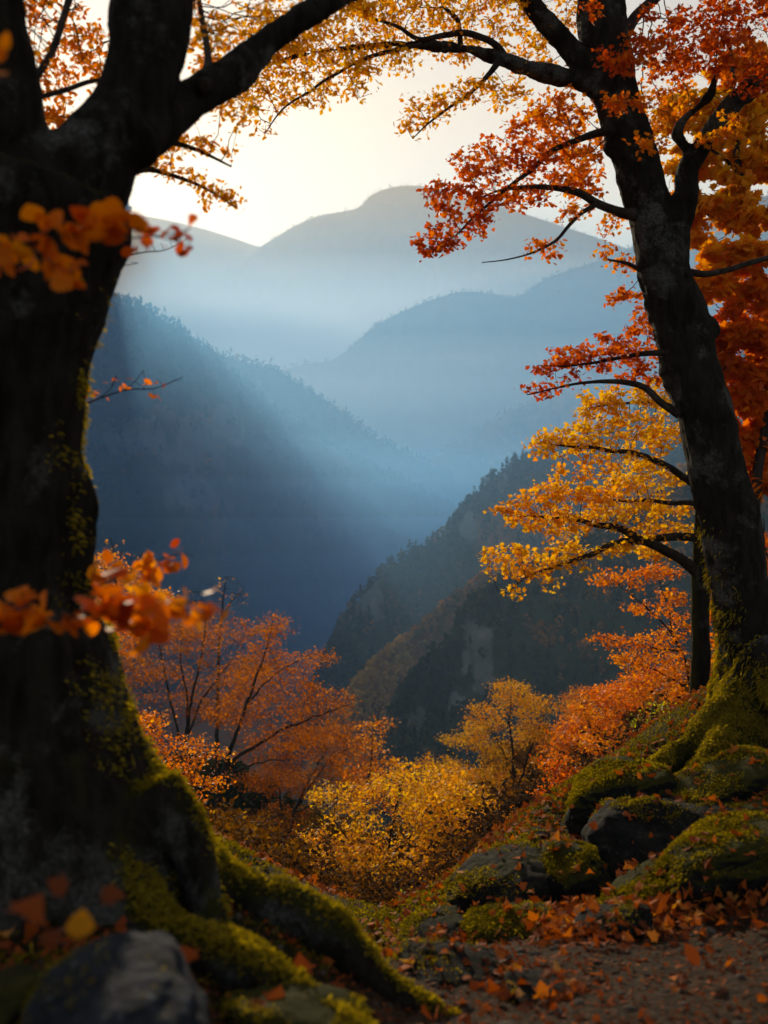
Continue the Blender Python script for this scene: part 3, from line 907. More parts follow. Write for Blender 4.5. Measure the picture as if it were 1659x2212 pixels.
# --- the leaning tree on the bank
D = 7.5
base = P(1635, 1520, D); base[2] = ground_z(base[0], base[1])
RT = empty('leaning_tree', base, 'tall dark leaning tree on the mossy bank with red and gold leaves', 'tree')
main = limb([(1665, 1640, 150), (1648, 1560, 110), (1634, 1490, 80), (1620, 1420, 66), (1608, 1320, 62), (1594, 1237, 60), (1575, 1140, 61), (1558, 1050, 61), (1532, 940, 60), (1512, 860, 60), (1492, 787, 60), (1470, 700, 60), (1449, 640, 58), (1430, 570, 54), (1412, 500, 49), (1398, 450, 48), (1384, 400, 50), (1370, 350, 49), (1354, 300, 48), (1340, 250, 46), (1329, 200, 47), (1318, 130, 50), (1308, 70, 50), (1297, 0, 49), (1285, -90, 46), (1275, -220, 40)], D, n=110, wob=0.02)
r_limb = limb([(1440, 620, 44), (1455, 560, 34), (1468, 500, 28), (1482, 420, 26), (1486, 370, 25), (1505, 330, 24), (1540, 280, 23), (1580, 225, 21), (1625, 188, 20), (1690, 150, 18), (1800, 90, 14)], D, 7.3, n=44, wob=0.015)
r_side = limb([(1500, 335, 14), (1478, 312, 13), (1462, 288, 11), (1475, 262, 10), (1510, 230, 9), (1535, 200, 8), (1542, 170, 6)], 7.4, 7.2, n=26, wob=0.01)
l_up = limb([(1320, 210, 36), (1278, 155, 27), (1240, 118, 24), (1205, 78, 23), (1170, 40, 21), (1132, -8, 20), (1080, -60, 17)], D, 7.2, n=30, wob=0.012)
l_long = limb([(1330, 215, 30), (1270, 185, 21), (1200, 160, 18), (1145, 147, 16), (1090, 130, 15), (1000, 105, 12), (910, 93, 10), (820, 97, 7), (740, 106, 6), (650, 118, 5), (560, 150, 3)], D, 6.9, n=60, wob=0.015)
l_loop = limb([(1092, 128, 9), (1080, 105, 8), (1050, 82, 7), (1000, 70, 7), (950, 74, 6), (905, 82, 5), (860, 60, 4), (800, 40, 3)], 7.3, 7.0, n=36, wob=0.02)
l_loop2 = limb([(992, 102, 7), (990, 75, 6), (985, 40, 5), (960, 15, 4)], 7.2, n=14, wob=0.02)
l_down = limb([(1075, 132, 8), (1062, 155, 6), (1040, 180, 5), (1000, 212, 4), (960, 240, 3), (920, 270, 2), (890, 300, 1)], 7.2, 7.0, n=30, wob=0.02)
l_low = limb([(910, 95, 5), (840, 110, 5), (780, 130, 4), (720, 165, 3.5), (660, 200, 3), (610, 235, 2), (570, 290, 1.2)], 7.0, 6.8, n=36, wob=0.02)
red1 = limb([(1325, 285, 10), (1290, 290, 9), (1240, 303, 7), (1190, 330, 6), (1140, 370, 5), (1090, 410, 4), (1040, 455, 3), (990, 500, 2), (940, 540, 1.2)], 7.4, 7.0, n=40, wob=0.02)
red2 = limb([(1370, 462, 14), (1330, 453, 10), (1290, 440, 9), (1245, 415, 8), (1195, 404, 6), (1140, 402, 5), (1080, 410, 3), (1030, 430, 1.5)], 7.4, 7.1, n=36, wob=0.02)
red3 = limb([(1290, 442, 6), (1255, 460, 5), (1230, 485, 4), (1205, 515, 3.5), (1160, 540, 2.5), (1110, 558, 1.8), (1040, 565, 1)], 7.3, 7.1, n=30, wob=0.02)
red4 = limb([(1470, 895, 10), (1430, 870, 8), (1390, 835, 7), (1340, 824, 6), (1280, 826, 4), (1210, 838, 2.5), (1140, 850, 1.2)], 7.4, 7.6, n=36, wob=0.02)
red5 = limb([(1445, 760, 8), (1390, 765, 6), (1320, 775, 4), (1240, 790, 2.5), (1160, 790, 1)], 7.4, 7.7, n=30, wob=0.02)
org6 = limb([(1430, 640, 7), (1400, 600, 5), (1360, 570, 4), (1310, 560, 2)], 7.4, 7.6, n=16, wob=0.02)
rgt7 = limb([(1480, 590, 8), (1540, 590, 7), (1600, 575, 6), (1680, 550, 6)], 7.5, 7.9, n=20, wob=0.02)
top8 = limb([(1345, 90, 14), (1370, 40, 12), (1400, 10, 11), (1450, -30, 9)], 7.5, 7.7, n=16)
roots = [limb([(1640, 1470, 70), (1590, 1520, 40), (1545, 1560, 32), (1500, 1610, 30), (1450, 1650, 28), (1400, 1690, 26), (1370, 1740, 18)], 7.35, 6.6, n=44, wob=0.03),
         limb([(1650, 1500, 80), (1600, 1560, 42), (1560, 1610, 38), (1530, 1660, 34), (1480, 1700, 26)], 7.3, 6.5, n=36, wob=0.03),
         limb([(1660, 1440, 90), (1700, 1480, 70), (1740, 1560, 60), (1760, 1650, 40)], 7.3, 6.6, n=30, wob=0.03),
         limb([(1620, 1560, 60), (1640, 1640, 40), (1690, 1720, 26)], 7.2, 6.4, n=24, wob=0.03),
         limb([(1600, 1440, 50), (1568, 1500, 30), (1550, 1570, 20)], 7.6, 8.0, n=20, wob=0.03)]
knobs = [limb([(1340, 320, 30), (1312, 328, 17), (1306, 333, 9)], D, n=8), limb([(1430, 672, 40), (1394, 660, 18), (1386, 662, 9)], D, n=8), limb([(1500, 730, 44), (1540, 722, 26), (1548, 728, 10)], D, n=8), limb([(1480, 880, 40), (1460, 885, 14), (1454, 886, 7)], D, n=8), limb([(1440, 785, 30), (1432, 782, 10)], D, n=6)]
big = [main, r_limb, r_side, l_up, l_long] + roots + knobs
def moss_r(V, n):
    v = 1106 - (V[:, 2] - CZ) / (K * V[:, 1])
    return np.clip(0.05 + 0.75 * sstep(1380, 1560, v) + 0.3 * n[:, 2] + 0.2 * fbm(V * 3, 3), 0, 1)
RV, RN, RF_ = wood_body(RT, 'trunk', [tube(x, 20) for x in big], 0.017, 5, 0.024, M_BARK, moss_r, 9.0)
fine = [l_loop, l_loop2, l_down, l_low, red1, red2, red3, red4, red5, org6, rgt7, top8]
for f_ in fine:
    V, F = tube(f_, 8)
    mk('branch', V, F, M_TWIG, RT, smooth=True)
vv = 1106 - (RV[:, 2] - CZ) / (K * RV[:, 1])
wgt = np.clip(RN[:, 2] - 0.05 + 0.35 * RN[:, 1] - 0.2 * RN[:, 0], 0, 1) ** 1.3 * sstep(1400, 1520, vv) * np.clip(0.5 + 1.2 * fbm(RV * 5, 3), 0.05, 2) + 0.12 * np.clip(-RN[:, 0] + 0.2 * RN[:, 1], 0, 1) * sstep(1100, 1400, vv) * np.clip(fbm(RV * 5, 3) + .2, 0, 1)
blades('moss', RT, RV, RN, wgt, 60000, 0.04, np.random.default_rng(12), hang=0.8, tint=0.72, wide=0.11)
gold = [(900, 30, 130, 50, 7.2, .7, 150, .74), (1050, 40, 110, 50, 7.4, .7, 130, .76), (1190, 60, 70, 60, 7.8, .6, 90, .68), (770, 50, 90, 50, 7.0, .7, 100, .72), (640, 120, 100, 50, 6.9, .6, 120, .72), (760, 150, 70, 40, 7, .5, 70, .76), (560, 195, 80, 45, 6.8, .5, 80, .72), (500, 150, 60, 50, 6.8, .5, 60, .7), (650, 200, 80, 30, 6.9, .5, 50, .76),
        (590, 60, 90, 50, 6.9, .5, 80, .7), (560, 265, 22, 26, 6.8, .2, 20, .7), (780, 195, 30, 22, 6.9, .2, 22, .76), (720, 215, 30, 18, 6.9, .2, 16, .72), (1020, 190, 65, 32, 7.1, .35, 70, .76), (940, 225, 70, 38, 7.0, .35, 70, .74), (880, 265, 34, 28, 7.0, .25, 30, .72), (1100, 205, 55, 20, 7.2, .3, 34, .74), (1085, 240, 22, 14, 7.2, .2, 14, .7), (1130, 130, 50, 40, 7.6, .5, 50, .72), (900, -60, 250, 60, 7.4, .7, 100, .7), (1150, -60, 150, 60, 7.6, .7, 60, .6), (860, 130, 50, 26, 7.0, .4, 40, .78), (700, 90, 100, 50, 7.2, .6, 110, .66), (820, 20, 110, 40, 7.2, .6, 110, .66), (960, 90, 90, 36, 7.3, .5, 90, .7), (1080, 20, 110, 40, 7.4, .5, 110, .64), (560, 120, 70, 50, 6.9, .5, 70, .68), (1180, 120, 50, 40, 7.7, .4, 50, .62)]
crown(RT, [l_up, l_long, l_loop, l_loop2, l_down, l_low], gold, 0.075, 0.034, per=13, shape=SH_OAK, r_tip=0.0018, seed=31, tipn=4)
red = [(1000, 425, 100, 50, 7.1, .5, 110, .3), (1080, 345, 120, 50, 7.2, .5, 120, .38), (955, 510, 60, 40, 7.0, .35, 60, .28), (930, 545, 40, 20, 7.0, .3, 30, .2), (1010, 490, 60, 30, 7.1, .35, 50, .27), (1170, 285, 90, 45, 7.4, .5, 100, .4), (1200, 240, 80, 35, 7.6, .5, 80, .55), (1180, 375, 100, 50, 7.3, .5, 110, .4), (1265, 380, 60, 60, 7.7, .4, 90, .5), (1260, 310, 60, 50, 7.8, .5, 70, .55), (1130, 425, 60, 30, 7.3, .4, 40, .42),
       (1175, 525, 42, 22, 7.2, .25, 34, .46), (1195, 562, 36, 12, 7.2, .2, 20, .5), (1235, 460, 40, 20, 7.3, .3, 26, .55), (1310, 508, 32, 14, 7.5, .2, 18, .6), (1370, 560, 60, 26, 7.8, .4, 44, .5), (1335, 575, 30, 14, 7.7, .2, 16, .55), (1350, 635, 46, 18, 7.8, .3, 30, .42), (1400, 690, 46, 50, 7.9, .4, 60, .36), (1330, 655, 20, 8, 7.7, .2, 10, .45),
       (1300, 765, 120, 42, 7.7, .5, 130, .34), (1200, 795, 70, 24, 7.6, .3, 60, .26), (1390, 740, 60, 45, 7.8, .5, 80, .3), (1165, 845, 36, 10, 7.6, .2, 18, .25), (1230, 750, 30, 16, 7.6, .3, 24, .28), (1380, 800, 60, 30, 7.8, .4, 50, .32)]
crown(RT, [red1, red2, red3, red4, red5, org6], red, 0.075, 0.034, per=14, shape=SH_MAPLE, r_tip=0.0018, seed=32, tipn=4)
dark = [(1480, 60, 130, 55, 7.3, .6, 120, .3), (1600, 40, 110, 60, 7.2, .6, 110, .28), (1560, 125, 120, 42, 7.0, .5, 110, .24), (1400, 105, 60, 36, 7.0, .4, 50, .34), (1318, 120, 46, 30, 6.8, .2, 36, .22), (1340, 150, 40, 18, 6.8, .2, 26, .25), (1335, 215, 55, 20, 6.8, .2, 40, .4), (1390, 300, 45, 13, 6.9, .2, 26, .55), (1400, 340, 18, 9, 6.9, .1, 8, .55), (1270, 10, 20, 14, 6.9, .1, 10, .35), (1640, 180, 60, 40, 7.0, .4, 50, .25), (1590, 290, 40, 20, 7.0, .3, 20, .6), (1660, -50, 200, 60, 7.3, .7, 60, .3),
        (1430, 230, 80, 50, 8.3, .5, 90, .6), (1400, 300, 50, 60, 8.6, .5, 70, .62), (1450, 160, 70, 30, 8.0, .5, 60, .4)]
crown(RT, [r_limb, r_side, top8, main[80:]], dark, 0.075, 0.034, per=14, shape=SH_MAPLE, r_tip=0.0018, seed=33, tipn=4)

# --- the slimmer tree behind it with the yellow tiers
D = 9.2
base = P(1514, 1590, D); base[2] = ground_z(base[0], base[1])
YT = empty('yellow_maple', base, 'slim dark tree with broad tiers of yellow leaves just behind the leaning trunk', 'tree')
m2 = limb([(1516, 1660, 36), (1514, 1560, 24), (1513, 1450, 21), (1513, 1340, 20), (1514, 1240, 20), (1520, 1130, 19), (1528, 1000, 17), (1530, 880, 14), (1520, 780, 10)], D, n=50, wob=0.02)
y = [limb([(1514, 1240, 16), (1480, 1215, 12), (1440, 1190, 11), (1390, 1165, 10), (1340, 1142, 8), (1280, 1130, 6), (1210, 1118, 4), (1130, 1112, 2)], D, 8.8, n=40, wob=0.03),
     limb([(1514, 1163, 10), (1460, 1160, 9), (1400, 1164, 8), (1340, 1172, 7), (1280, 1192, 6), (1220, 1218, 4), (1150, 1240, 2), (1085, 1285, 1)], D, 8.7, n=40, wob=0.03),
     limb([(1522, 1060, 9), (1480, 1035, 8), (1430, 1000, 7), (1380, 980, 6), (1320, 976, 5), (1260, 968, 3.5), (1190, 962, 2)], D, 8.9, n=36, wob=0.03),
     limb([(1520, 1088, 7), (1460, 1085, 5), (1390, 1080, 4), (1310, 1086, 2)], D, 9.2, n=24, wob=0.03),
     limb([(1530, 930, 8), (1480, 890, 6), (1420, 870, 5), (1350, 872, 3), (1290, 880, 2)], D, 9.3, n=24, wob=0.03)]
V, Nn, F = union([tube(m2, 16)], 0.02, 3)
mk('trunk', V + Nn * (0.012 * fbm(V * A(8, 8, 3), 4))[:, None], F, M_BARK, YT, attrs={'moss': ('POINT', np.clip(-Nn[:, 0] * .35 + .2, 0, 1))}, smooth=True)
for f_ in y:
    V, F = tube(f_, 8); mk('branch', V, F, M_TWIG, YT, smooth=True)
yel = [(1330, 905, 110, 42, 9.2, .6, 150, .84), (1230, 945, 90, 34, 9.0, .5, 110, .84), (1165, 968, 45, 24, 8.9, .3, 40, .78), (1420, 850, 60, 34, 9.4, .5, 70, .82), (1430, 940, 60, 45, 9.4, .5, 90, .78), (1300, 850, 50, 20, 9.3, .4, 36, .8),
       (1250, 1050, 110, 40, 9.0, .6, 140, .74), (1380, 1035, 90, 42, 9.3, .6, 120, .86), (1150, 1085, 80, 26, 8.8, .4, 80, .74), (1075, 1105, 38, 16, 8.7, .3, 28, .74), (1200, 1130, 120, 32, 8.9, .5, 130, .8), (1330, 1105, 110, 34, 9.1, .5, 120, .84), (1450, 1105, 50, 40, 9.4, .4, 60, .84),
       (1095, 1190, 60, 20, 8.7, .35, 46, .8), (1150, 1235, 70, 22, 8.8, .35, 60, .8), (1220, 1190, 80, 20, 8.9, .4, 60, .84), (1105, 1285, 36, 14, 8.7, .2, 24, .82), (1245, 1235, 34, 12, 8.8, .2, 16, .84), (1190, 1275, 18, 22, 8.7, .15, 14, .8), (1320, 1190, 60, 14, 9.0, .4, 30, .84), (1040, 1195, 20, 12, 8.7, .2, 12, .78), (1400, 1190, 40, 30, 9.5, .4, 24, .8)]
crown(YT, y, yel, 0.085, 0.037, per=15, shape=SH_MAPLE, r_tip=0.002, seed=41, tipn=4, jit=0.09)
DEEP = 1.0
DENS = 2.8
# ------------------------------------------------------------------ trees on the falling slope behind the bank
def auto(u, v, hu, hv, d, dd, k, cnt, tint, seed, flat=0.5):
    """a crown made of k flattened clumps inside an ellipse"""
    r = np.random.default_rng(seed)
    out = []
    for i in range(k):
        a = r.uniform(0, 2 * np.pi); q = r.uniform(0.15, 0.95) ** 0.6
        s = r.uniform(0.22, 0.42)
        out.append((u + hu * q * math.cos(a), v + hv * q * math.sin(a), hu * s * 1.25, hv * s * flat * 1.6, d + r.uniform(-dd, dd), dd * 0.5, cnt, tint + r.normal(0, 0.05)))
    return out
TINT_UP = 0.12
def slope_tree(name, label, d, limbs, pads, leaf, step, per=9, thin=0.55, seed=1, shape=SH_QUAD, cat='tree', r_tip=0.004, jit=0.08, mat=None, group=None, bare=0.0, tipn=4, tone=None, wob=0.06):
    step, leaf, per = step * 0.72, leaf * 0.68, int(per * 1.7 + .5)
    r_tip *= 0.6
    limbs = [[(q[0], q[1], q[2] * thin) for q in l] for l in limbs]
    pads = [(*q[:7], q[7] + (TINT_UP if q[7] < .6 and (mat is None or mat is M_RUST) else 0)) for q in pads]
    u, v = limbs[0][0][:2]
    b = P(u, v, d)
    g = float(ground_z(b[0], b[1]))
    t = empty(name, (b[0], b[1], g), label, cat, group)
    ls = []
    for i, px in enumerate(limbs):
        l = limb(px, d, n=max(12, int(len(px) * 7)), wob=wob)
        if i == 0:
            l = np.vstack([[b[0], b[1], g - 0.3, l[0, 3] * 1.25], l])
        else:
            dep = np.random.default_rng(seed + i).uniform(-0.5, 0.5) * (0.05 * d)
            l[:, 1] += np.linspace(0, dep, len(l))
        ls.append(l)
    V, F = tube(ls[0], 10); mk('trunk', V, F, M_STEM, t, smooth=True)
    if len(ls) > 1:
        for l in ls[1:]:
            V, F = tube(l, 7); mk('branch', V, F, M_STEM, t, smooth=True)
    crown(t, ls, pads, step, leaf, per=per, shape=shape, r_tip=r_tip, seed=seed, jit=jit, tipn=tipn, twig_mat=M_STEM, leaf_mat=mat, bare=bare, sides=4, spread=0.9, droop=0.15, curl=0.12)
    return t

slope_tree('maple_tree', 'orange tree with several dark upright stems at the left of the valley', 34,
    [[(396, 1815, 10), (398, 1700, 9), (402, 1600, 8), (412, 1520, 6), (432, 1430, 4), (446, 1330, 2)], [(398, 1640, 7), (380, 1570, 5), (362, 1490, 4), (340, 1390, 2)], [(402, 1600, 6), (440, 1510, 4), (500, 1430, 2), (530, 1390, 1)], [(404, 1590, 5), (405, 1500, 4), (395, 1420, 3), (400, 1330, 1)]],
    auto(400, 1440, 170, 110, 34, 2.5, 15, 46, .46, 1) + auto(330, 1390, 110, 70, 35, 2, 7, 40, .44, 2) + auto(480, 1450, 90, 80, 34, 2, 7, 40, .48, 3) + auto(380, 1560, 140, 60, 35, 2, 8, 36, .38, 4),
    0.10, 0.26, per=9, mat=M_RUST, seed=51)
slope_tree('maple_tree', 'leaning orange tree whose long limbs spread sideways over the valley', 25,
    [[(458, 1830, 14), (470, 1740, 12), (485, 1660, 11), (505, 1600, 8), (530, 1530, 6), (552, 1470, 5), (575, 1400, 3), (592, 1335, 1.5)], [(490, 1650, 8), (530, 1622, 7), (580, 1592, 6), (630, 1562, 5), (690, 1538, 3), (755, 1512, 1.5)], [(480, 1690, 6), (530, 1655, 5), (575, 1640, 3), (620, 1635, 2)], [(535, 1520, 5), (580, 1470, 3), (640, 1430, 2), (700, 1410, 1)]],
    [(590, 1360, 50, 36, 25, 1, 50, .48), (560, 1410, 60, 30, 25, 1, 50, .46), (620, 1440, 70, 30, 25, 1.2, 60, .48), (540, 1480, 70, 40, 25.5, 1.2, 60, .42), (690, 1420, 46, 18, 25, .8, 30, .5), (640, 1500, 90, 32, 25, 1.2, 80, .46), (730, 1510, 50, 18, 25, .8, 40, .5), (690, 1540, 70, 20, 25, 1, 50, .46), (580, 1550, 90, 40, 25.5, 1.2, 70, .42), (650, 1590, 80, 26, 25, 1, 50, .42), (500, 1540, 60, 50, 26, 1, 50, .4), (560, 1620, 80, 30, 26, 1, 50, .38)],
    0.085, 0.19, per=9, mat=M_RUST, seed=52)
slope_tree('maple_sapling', 'small bright orange tree glowing beside the great mossy trunk', 12,
    [[(285, 1860, 7), (300, 1780, 6), (325, 1710, 4), (360, 1660, 3), (410, 1635, 2), (470, 1625, 1)], [(300, 1770, 4), (350, 1730, 3), (420, 1700, 2), (480, 1685, 1)], [(310, 1740, 4), (315, 1650, 3), (320, 1580, 1.5)]],
    [(315, 1560, 45, 26, 12, .5, 60, .42), (330, 1610, 60, 26, 12, .5, 70, .4), (400, 1615, 70, 20, 12, .5, 70, .42), (465, 1628, 36, 12, 12, .3, 26, .45), (370, 1660, 80, 22, 12, .5, 70, .4), (450, 1690, 46, 12, 12, .3, 30, .42), (340, 1700, 60, 26, 12, .5, 50, .36), (400, 1740, 60, 14, 12, .4, 36, .4), (290, 1640, 40, 60, 12.3, .4, 50, .38)],
    0.06, 0.115, per=7, seed=53)
slope_tree('maple_tree', 'dull rust-coloured spreading tree low in the middle of the slope', 28,
    [[(605, 1880, 9), (615, 1830, 8), (632, 1770, 7), (660, 1700, 4), (705, 1620, 2)], [(635, 1760, 5), (690, 1735, 4), (740, 1715, 2.5), (800, 1690, 1)], [(615, 1810, 5), (605, 1740, 4), (600, 1680, 2)], [(645, 1740, 4), (700, 1660, 2.5), (760, 1610, 1)]],
    auto(700, 1640, 120, 80, 28, 2, 14, 44, .38, 5) + auto(640, 1700, 120, 60, 28.5, 2, 9, 36, .34, 6) + auto(780, 1680, 70, 60, 28, 2, 7, 40, .42, 7) + auto(600, 1770, 90, 40, 29, 2, 6, 30, .32, 8),
    0.09, 0.21, per=9, mat=M_RUST, seed=54)
slope_tree('maple_sapling', 'thin orange sapling rising between the rust-coloured and yellow trees', 23,
    [[(780, 1880, 4), (790, 1760, 4), (800, 1660, 3), (812, 1560, 1.2), (818, 1530, .8)], [(792, 1740, 2), (830, 1690, 1.5), (860, 1640, .8)]],
    [(810, 1570, 40, 22, 23, .8, 22, .44), (790, 1610, 40, 20, 23, .8, 24, .44), (820, 1640, 50, 22, 23, .8, 30, .46), (780, 1670, 50, 26, 23, .8, 36, .4), (840, 1690, 46, 30, 23, .8, 36, .5), (800, 1720, 70, 40, 23.5, .8, 50, .44), (870, 1720, 50, 40, 24, .8, 46, .55)],
    0.10, 0.18, per=6, seed=55, tipn=3)
slope_tree('yellow_tree', 'round yellow tree with thin dark stems just below the bank', 16,
    [[(812, 2000, 8), (825, 1920, 7), (838, 1840, 5), (855, 1760, 3.5), (872, 1680, 2)], [(818, 1960, 5), (785, 1880, 4), (750, 1820, 3), (715, 1775, 1.5)], [(822, 1940, 5), (880, 1880, 4.5), (930, 1820, 3), (975, 1750, 1.5)], [(835, 1860, 4), (900, 1790, 3), (940, 1720, 1.5)]],
    auto(850, 1770, 165, 130, 16, 1.3, 16, 40, .78, 9) + [(860, 1680, 40, 26, 16, .8, 40, .78), (930, 1690, 50, 26, 16, .8, 40, .76), (780, 1720, 50, 26, 16, .8, 40, .76)] + auto(920, 1730, 110, 70, 16.5, 1.2, 9, 44, .74, 10) + auto(720, 1830, 80, 70, 16, 1, 8, 40, .7, 11) + auto(960, 1830, 80, 80, 16.5, 1.2, 8, 40, .72, 12) + auto(830, 1890, 140, 60, 16, 1.2, 10, 36, .66, 13),
    0.085, 0.13, per=5, seed=56)
slope_tree('yellow_tree', 'pale yellow upright tree with a dark fanning trunk standing against the dark cliff', 32,
    [[(1114, 1815, 12), (1113, 1750, 10), (1111, 1690, 8), (1107, 1620, 5), (1101, 1550, 3), (1106, 1480, 1)], [(1113, 1720, 6), (1134, 1650, 4), (1156, 1580, 2.5), (1180, 1520, 1)], [(1108, 1760, 6), (1065, 1700, 5), (1015, 1655, 3), (960, 1618, 1.2)], [(1110, 1690, 4), (1085, 1620, 3), (1050, 1560, 1.2)], [(1114, 1740, 5), (1160, 1690, 3), (1190, 1640, 1.2)]],
    auto(1105, 1560, 85, 85, 32, 1.6, 18, 46, .74, 14) + [(1104, 1490, 18, 16, 32, .6, 14, .72), (1165, 1530, 26, 16, 32, .8, 20, .72), (1050, 1540, 30, 18, 32, .8, 24, .7)] + auto(1010, 1640, 100, 55, 32, 1.6, 12, 44, .76, 15) + auto(1130, 1660, 90, 60, 32.5, 1.6, 10, 30, .66, 16) + auto(1050, 1700, 110, 40, 32.5, 1.6, 8, 30, .66, 17),
    0.11, 0.21, per=7, seed=57)
slope_tree('red_shrub', 'vivid red-orange shrub against the upper end of the mossy boulder', 9.5,
    [[(1305, 1800, 4), (1270, 1735, 3), (1225, 1690, 2), (1170, 1645, 1)], [(1280, 1755, 3), (1230, 1740, 2), (1170, 1725, 1)], [(1290, 1770, 3), (1285, 1700, 2), (1280, 1650, 1)]],
    [(1195, 1655, 40, 14, 9.5, .3, 36, .24), (1235, 1690, 50, 20, 9.5, .3, 50, .24), (1185, 1715, 36, 12, 9.5, .3, 26, .3), (1255, 1735, 50, 20, 9.5, .3, 50, .27), (1280, 1690, 30, 30, 9.6, .3, 36, .32), (1210, 1760, 50, 14, 9.5, .3, 36, .4)],
    0.05, 0.075, per=6, seed=58, shape=SH_OVAL, wob=0.02)
slope_tree('orange_shrub', 'low bright orange shrub spilling below the red shrub', 11,
    [[(1230, 1850, 4), (1210, 1800, 3), (1170, 1770, 2), (1110, 1755, 1)], [(1215, 1810, 2), (1180, 1820, 1.5), (1130, 1815, 1)]],
    [(1180, 1765, 60, 16, 11, .4, 46, .46), (1130, 1760, 40, 12, 11, .3, 26, .5), (1200, 1800, 50, 18, 11, .4, 40, .46), (1140, 1805, 60, 16, 11, .4, 40, .5), (1210, 1730, 40, 14, 11, .4, 30, .42)],
    0.055, 0.085, per=6, seed=59, shape=SH_OVAL, wob=0.02)
slope_tree('maple_tree', 'salmon-orange bushy tree filling the slope left of the slim yellow tree', 19,
    [[(1345, 1760, 7), (1335, 1700, 6), (1305, 1630, 5), (1275, 1570, 3), (1250, 1500, 1.2)], [(1335, 1700, 4), (1360, 1620, 3), (1390, 1550, 1.5)], [(1325, 1680, 4), (1280, 1660, 2.5), (1240, 1640, 1)], [(1350, 1740, 4), (1420, 1660, 3), (1460, 1580, 1.5)]],
    auto(1370, 1560, 120, 90, 19, 1.5, 17, 46, .36, 18) + auto(1280, 1600, 80, 70, 19.5, 1.3, 9, 40, .36, 19) + auto(1430, 1500, 80, 60, 19.5, 1.3, 8, 40, .38, 20) + auto(1330, 1680, 110, 60, 18.5, 1.3, 9, 40, .4, 21) + auto(1440, 1620, 70, 70, 19, 1.3, 8, 40, .4, 22),
    0.085, 0.135, per=8, seed=60)
slope_tree('maple_tree', 'loose orange tree with open tiers showing below the yellow leaves', 13.5,
    [[(1512, 1620, 7), (1495, 1520, 6), (1480, 1440, 5), (1452, 1375, 4), (1405, 1322, 3), (1345, 1272, 1.5)], [(1470, 1410, 4), (1400, 1395, 3), (1330, 1385, 2), (1285, 1375, 1)], [(1450, 1372, 3), (1440, 1300, 2), (1420, 1240, 1)], [(1490, 1490, 4), (1420, 1450, 3), (1350, 1430, 1.5)]],
    [(1340, 1250, 60, 16, 13.5, .5, 50, .38), (1420, 1235, 60, 18, 13.5, .5, 50, .36), (1300, 1260, 30, 12, 13.5, .3, 20, .4), (1450, 1290, 40, 24, 13.6, .5, 36, .42), (1400, 1320, 50, 12, 13.5, .5, 24, .4), (1330, 1384, 56, 10, 13.5, .4, 36, .36), (1420, 1380, 60, 16, 13.5, .5, 44, .42), (1470, 1350, 30, 30, 13.6, .5, 30, .42), (1380, 1420, 70, 16, 13.5, .5, 50, .44), (1460, 1430, 50, 30, 13.6, .5, 46, .42), (1410, 1470, 70, 16, 13.5, .5, 44, .42), (1290, 1378, 20, 6, 13.5, .3, 10, .32), (1480, 1500, 40, 30, 13.6, .5, 36, .4)],
    0.07, 0.10, per=5, seed=61)
slope_tree('green_sapling', 'yellow-green sapling standing out in front of the salmon-orange tree', 11.5,
    [[(1462, 1660, 3), (1445, 1610, 2.5), (1430, 1570, 2), (1425, 1530, 1)], [(1445, 1600, 1.5), (1405, 1580, 1)]],
    [(1425, 1535, 30, 14, 11.5, .3, 26, .8), (1460, 1530, 16, 10, 11.5, .2, 10, .8), (1385, 1560, 26, 10, 11.5, .3, 16, .6), (1440, 1560, 24, 12, 11.5, .3, 18, .75), (1400, 1590, 40, 14, 11.5, .3, 14, .8)],
    0.06, 0.085, per=4, seed=62, shape=SH_OVAL, mat=M_GREENLEAF, wob=0.02)
slope_tree('bare_tree', 'bare grey-twigged tree top above the orange leaves beside the trunk', 42,
    [[(245, 1830, 9), (245, 1500, 7), (250, 1330, 5), (252, 1240, 3), (240, 1160, 1)], [(252, 1280, 3), (285, 1220, 2), (300, 1190, 1)]],
    [(235, 1190, 34, 34, 42, 1.2, 50, .5), (285, 1215, 26, 30, 42, 1, 40, .45), (260, 1250, 40, 40, 42, 1.2, 40, .5)], 0.16, 0.18, per=1, seed=63, bare=0.9, r_tip=0.006)
slope_tree('bare_tree', 'bare twiggy tree top poking above the many-stemmed orange tree', 44,
    [[(470, 1830, 9), (470, 1500, 7), (475, 1380, 5), (482, 1300, 3), (490, 1245, 1)], [(478, 1340, 3), (510, 1290, 2), (535, 1270, 1)]],
    [(485, 1265, 36, 28, 44, 1.2, 50, .5), (515, 1285, 30, 24, 44, 1, 40, .45), (400, 1290, 40, 30, 44, 1.2, 40, .45), (470, 1320, 50, 30, 44, 1.2, 40, .45)], 0.17, 0.2, per=1, seed=64, bare=0.85, r_tip=0.006)
slope_tree('maple_tree', 'bright orange tree top showing behind the great trunk', 21,
    [[(225, 1830, 9), (228, 1500, 7), (235, 1350, 5), (250, 1260, 3), (262, 1190, 1)], [(236, 1340, 4), (290, 1290, 2.5), (340, 1280, 1)]],
    [(225, 1225, 40, 30, 21, .8, 50, .46), (270, 1250, 60, 26, 21, .8, 60, .45), (330, 1285, 50, 22, 21, .8, 40, .42), (260, 1310, 80, 34, 21, 1, 70, .4), (240, 1380, 70, 50, 21.3, 1, 60, .38)],
    0.085, 0.135, per=7, seed=65)
slope_tree('maple_tree', 'hazy orange tree behind the pale yellow tree on the slope', 46,
    [[(1235, 1780, 9), (1240, 1660, 7), (1250, 1560, 4), (1262, 1500, 2)], [(1242, 1640, 4), (1290, 1560, 2), (1310, 1510, 1)]],
    auto(1260, 1570, 90, 80, 46, 2.5, 14, 36, .38, 23) + auto(1210, 1650, 80, 60, 46, 2.5, 8, 36, .42, 24), 0.15, 0.3, per=8, seed=66)
